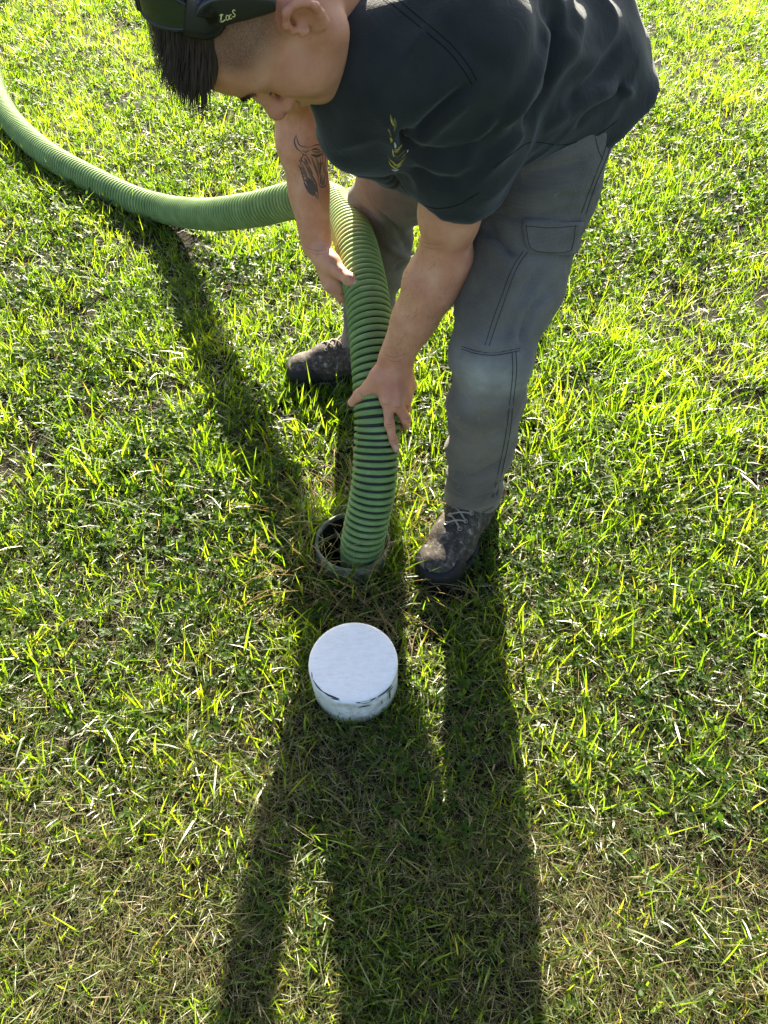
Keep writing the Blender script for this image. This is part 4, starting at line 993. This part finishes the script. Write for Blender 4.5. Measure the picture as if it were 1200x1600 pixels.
tall = r.random(n) < .03; L = np.where(tall, L * 1.8, L); L = np.clip(L, .015, .13)
W = r.uniform(.0019, .0034, n) * np.where(wide[T], 1.45, 1) * np.clip(far, .9, 1.8) ** .7
az = taz[T] + r.normal(0, 1.25, n); lean = np.abs(r.normal(.42, .34, n)) + .35 * (tl[T] < .25); curve = r.gamma(2.0, .38, n)
z0 = ground_h(xy[:, 0], xy[:, 1])
tw_ = r.normal(0, .7, n)
h = vnoise(xy, 6, 61) * .6 + r.random(n) * .7
g0, g1, g2 = V(.042, .094, .0076), V(.094, .162, .013), V(.158, .208, .022)
cc = np.where((h < .65)[:, None], g0 + (g1 - g0) * (h / .65)[:, None], g1 + (g2 - g1) * ((h - .65) / .65)[:, None])
yel = (r.random(n) < .03 + .22 * dm); cc[yel] = V(.17, .17, .06) * r.uniform(.7, 1.2, (yel.sum(), 1))
nr = dist(xy[:, 0], xy[:, 1]) < 2.35; parts = []; acc_v = []; acc_q = []; acc_t = []; acc_c = []; off_ = 0
for sel_, S_ in ((nr, 3), (~nr, 2)):
    v, q, tr, m = blades(xy[sel_], z0[sel_] - .003, L[sel_], W[sel_], az[sel_], lean[sel_], curve[sel_], tw_[sel_], S_)
    acc_v.append(v); acc_q.append(q + off_); acc_t.append(tr + off_); acc_c.append(np.repeat(cc[sel_], m, 0)); off_ += len(v)
me = mesh_np('grass', np.vstack(acc_v), np.vstack(acc_q), np.vstack(acc_t)); attr(me, 'tint', np.vstack(acc_c))
tag(link('grass', me, M['grass'], smooth=False), 'green lawn grass blades growing all over the ground', 'grass', kind='stuff'); NG = n
# thinner cover on the lawn round about
r = np.random.default_rng(9); n = 50000; xy = np.stack([r.uniform(-4.2, 4.2, n), r.uniform(-1.6, 8.0, n)], 1)
o_ = (np.abs(xy[:, 0]) > .80 + .40 * np.maximum(xy[:, 1], 0)) | (xy[:, 1] > 5.9) | (xy[:, 1] < -.1); xy = xy[o_ & clear(xy)]; n = len(xy); h = r.random(n)
v, q, tr, m = blades(xy, ground_h(xy[:, 0], xy[:, 1]) - .003, r.uniform(.03, .075, n), r.uniform(.004, .008, n), r.random(n) * 6.283, np.abs(r.normal(.5, .35, n)), r.gamma(2.0, .38, n), r.normal(0, .7, n), 2)
me = mesh_np('grass', v, q, tr); attr(me, 'tint', np.repeat(g0 + (g2 - g0) * h[:, None], m, 0))
tag(link('surrounding_grass', me, M['grass'], smooth=False), 'sparser green grass covering the lawn further out', 'grass', kind='stuff')
# dry straw and thatch lying in the grass
xy, r = scatter(lambda x, y: 60000 * DENS * (1.75 / dist(x, y)) ** 1.3, 640000, 2)
dm = dry_map(xy); keep = (r.random(len(xy)) < .05 + .90 * dm) & clear(xy); xy = xy[keep]; n = len(xy); dm = dm[keep]
L = np.exp(r.normal(-3.60, .42, n)); W = r.uniform(.0008, .0018, n) * np.clip(dist(xy[:, 0], xy[:, 1]) / 1.75, .9, 1.7)
v, q, tr, m = blades(xy, ground_h(xy[:, 0], xy[:, 1]) + r.random(n) ** 2 * .022, L, W, r.random(n) * 2 * np.pi, r.uniform(.85, 1.65, n), r.normal(.1, .45, n), r.normal(0, .9, n))
cc = V(.32, .275, .145) * r.uniform(.4, 1.35, (n, 1)) * (1 + r.normal(0, .06, (n, 3))); br = r.random(n) < .15; cc[br] = V(.10, .07, .04); gr = r.random(n) < .48; cc[gr] = V(.16, .215, .06) * r.uniform(.6, 1.3, (gr.sum(), 1)); cc[br] = V(.10, .07, .04) * r.uniform(.6, 1.3, (br.sum(), 1))
me = mesh_np('dry_grass', v, q, tr); attr(me, 'tint', np.repeat(np.clip(cc, .01, .8), m, 0))
tag(link('dry_grass', me, M['straw'], smooth=False), 'dry tan straw and clippings lying among the green blades', 'dry grass', kind='stuff'); NS = n
# tall dry stalks with seed heads round the pipe
acc = Acc(); r = np.random.default_rng(5)
for k in range(300):
    a = r.uniform(0, 2 * np.pi); rr_ = PR + r.uniform(.012, .10); p = V(PIPE[0] + rr_ * math.cos(a), PIPE[1] + rr_ * math.sin(a), 0)
    if k % 3 == 0: p = V(r.uniform(-.16, .10), r.uniform(.80, .93), .004)
    if not clear(p[None, :2])[0]: continue
    d = nrm(V(r.normal(0, .6) + .4 * math.cos(a), r.normal(0, .6) + .4 * math.sin(a), r.uniform(.5, 1.1) if k % 3 else r.uniform(.1, .35))); Ls = r.uniform(.07, .19); C = [p]
    for s_ in range(5): C.append(C[-1] + d * Ls / 5); d = nrm(d + V(*r.normal(0, .13, 2), -.22))
    C = np.array(C); C[:, 2] = np.maximum(C[:, 2], .006)
    if (np.hypot(C[:, 0] - cx, C[:, 1] - cy) < .1).any(): continue
    acc.add(*tube_np(C, np.linspace(.0010, .0006, 6), 4))
    if r.random() < .6:
        for s_ in range(9):
            b0 = C[-1] - (C[-1] - C[-2]) * (s_ / 9.0) * 1.1; dd = nrm((C[-1] - C[-2]) / .02 + r.normal(0, .5, 3)); w = nrm(np.cross(dd, V(0, 0, 1))) * .0011
            acc.add(np.array([b0 - w, b0 + w, b0 + dd * .008]), None, np.array([(0, 1, 2)]))
me = acc.mesh('dry_stalk'); nv_ = len(me.vertices); attr(me, 'tint', np.tile(V(.40, .32, .17), (nv_, 1)))
tag(link('dry_stalks', me, M['straw'], smooth=False), 'thin dry stalks with seed heads leaning round the open pipe', 'dry grass', kind='stuff')
# clover and small broad leaves
xy, r = scatter(lambda x, y: 4600 * DENS * (1.75 / dist(x, y)) ** 1.1, 160000, 3)
cl = vnoise(xy, 2.3, 71) * .65 + vnoise(xy, 7, 72) * .45; keep = (r.random(len(xy)) < np.clip((cl - .38) * 3.2, .03, 1) * np.clip(1.15 - 1.15 * dry_map(xy), 0, 1) * np.clip((xy[:, 1] - .25) / .6, .06, 1)) & clear(xy, .1, .02); xy = xy[keep]; n = len(xy)
hz_ = r.uniform(.010, .036, n) + ground_h(xy[:, 0], xy[:, 1]); sz = r.uniform(.006, .0125, n) * np.clip(dist(xy[:, 0], xy[:, 1]) / 1.75, .9, 1.5) ** .6
tlt = r.normal(0, .38, (n, 2)); a0 = r.random(n) * 2 * np.pi; vs = []
leaf = np.array([(0, 0, 0), (.55, -.42, .10), (.98, -.26, .06), (.92, 0, 0), (.98, .26, .06), (.55, .42, .10)])
for k in range(3):
    a = a0 + k * 2.094; ca, sa = np.cos(a), np.sin(a); up_ = r.normal(.12, .22, n)
    P = leaf[None] * sz[:, None, None]; px = P[..., 0] * ca[:, None] - P[..., 1] * sa[:, None]; py = P[..., 0] * sa[:, None] + P[..., 1] * ca[:, None]
    pz_ = P[..., 2] + P[..., 0] * up_[:, None] + px * tlt[:, :1] + py * tlt[:, 1:]
    vs.append(np.stack([px + xy[:, :1], py + xy[:, 1:], pz_ + hz_[:, None]], -1))
v = np.stack(vs, 1).reshape(-1, 3); b = (np.arange(n * 3) * 6)[:, None]
q = np.concatenate([b + np.array([[0, 1, 2, 3]]), b + np.array([[0, 3, 4, 5]])], 0)
h = r.random(n); cc = V(.032, .085, .016) + (V(.08, .14, .03) - V(.032, .085, .016)) * h[:, None]
me = mesh_np('clover', v, q); attr(me, 'tint', np.repeat(cc, 18, 0))
tag(link('clover', me, M['clover'], smooth=False), 'small three-lobed clover leaves spread through the lawn', 'clover', kind='stuff')
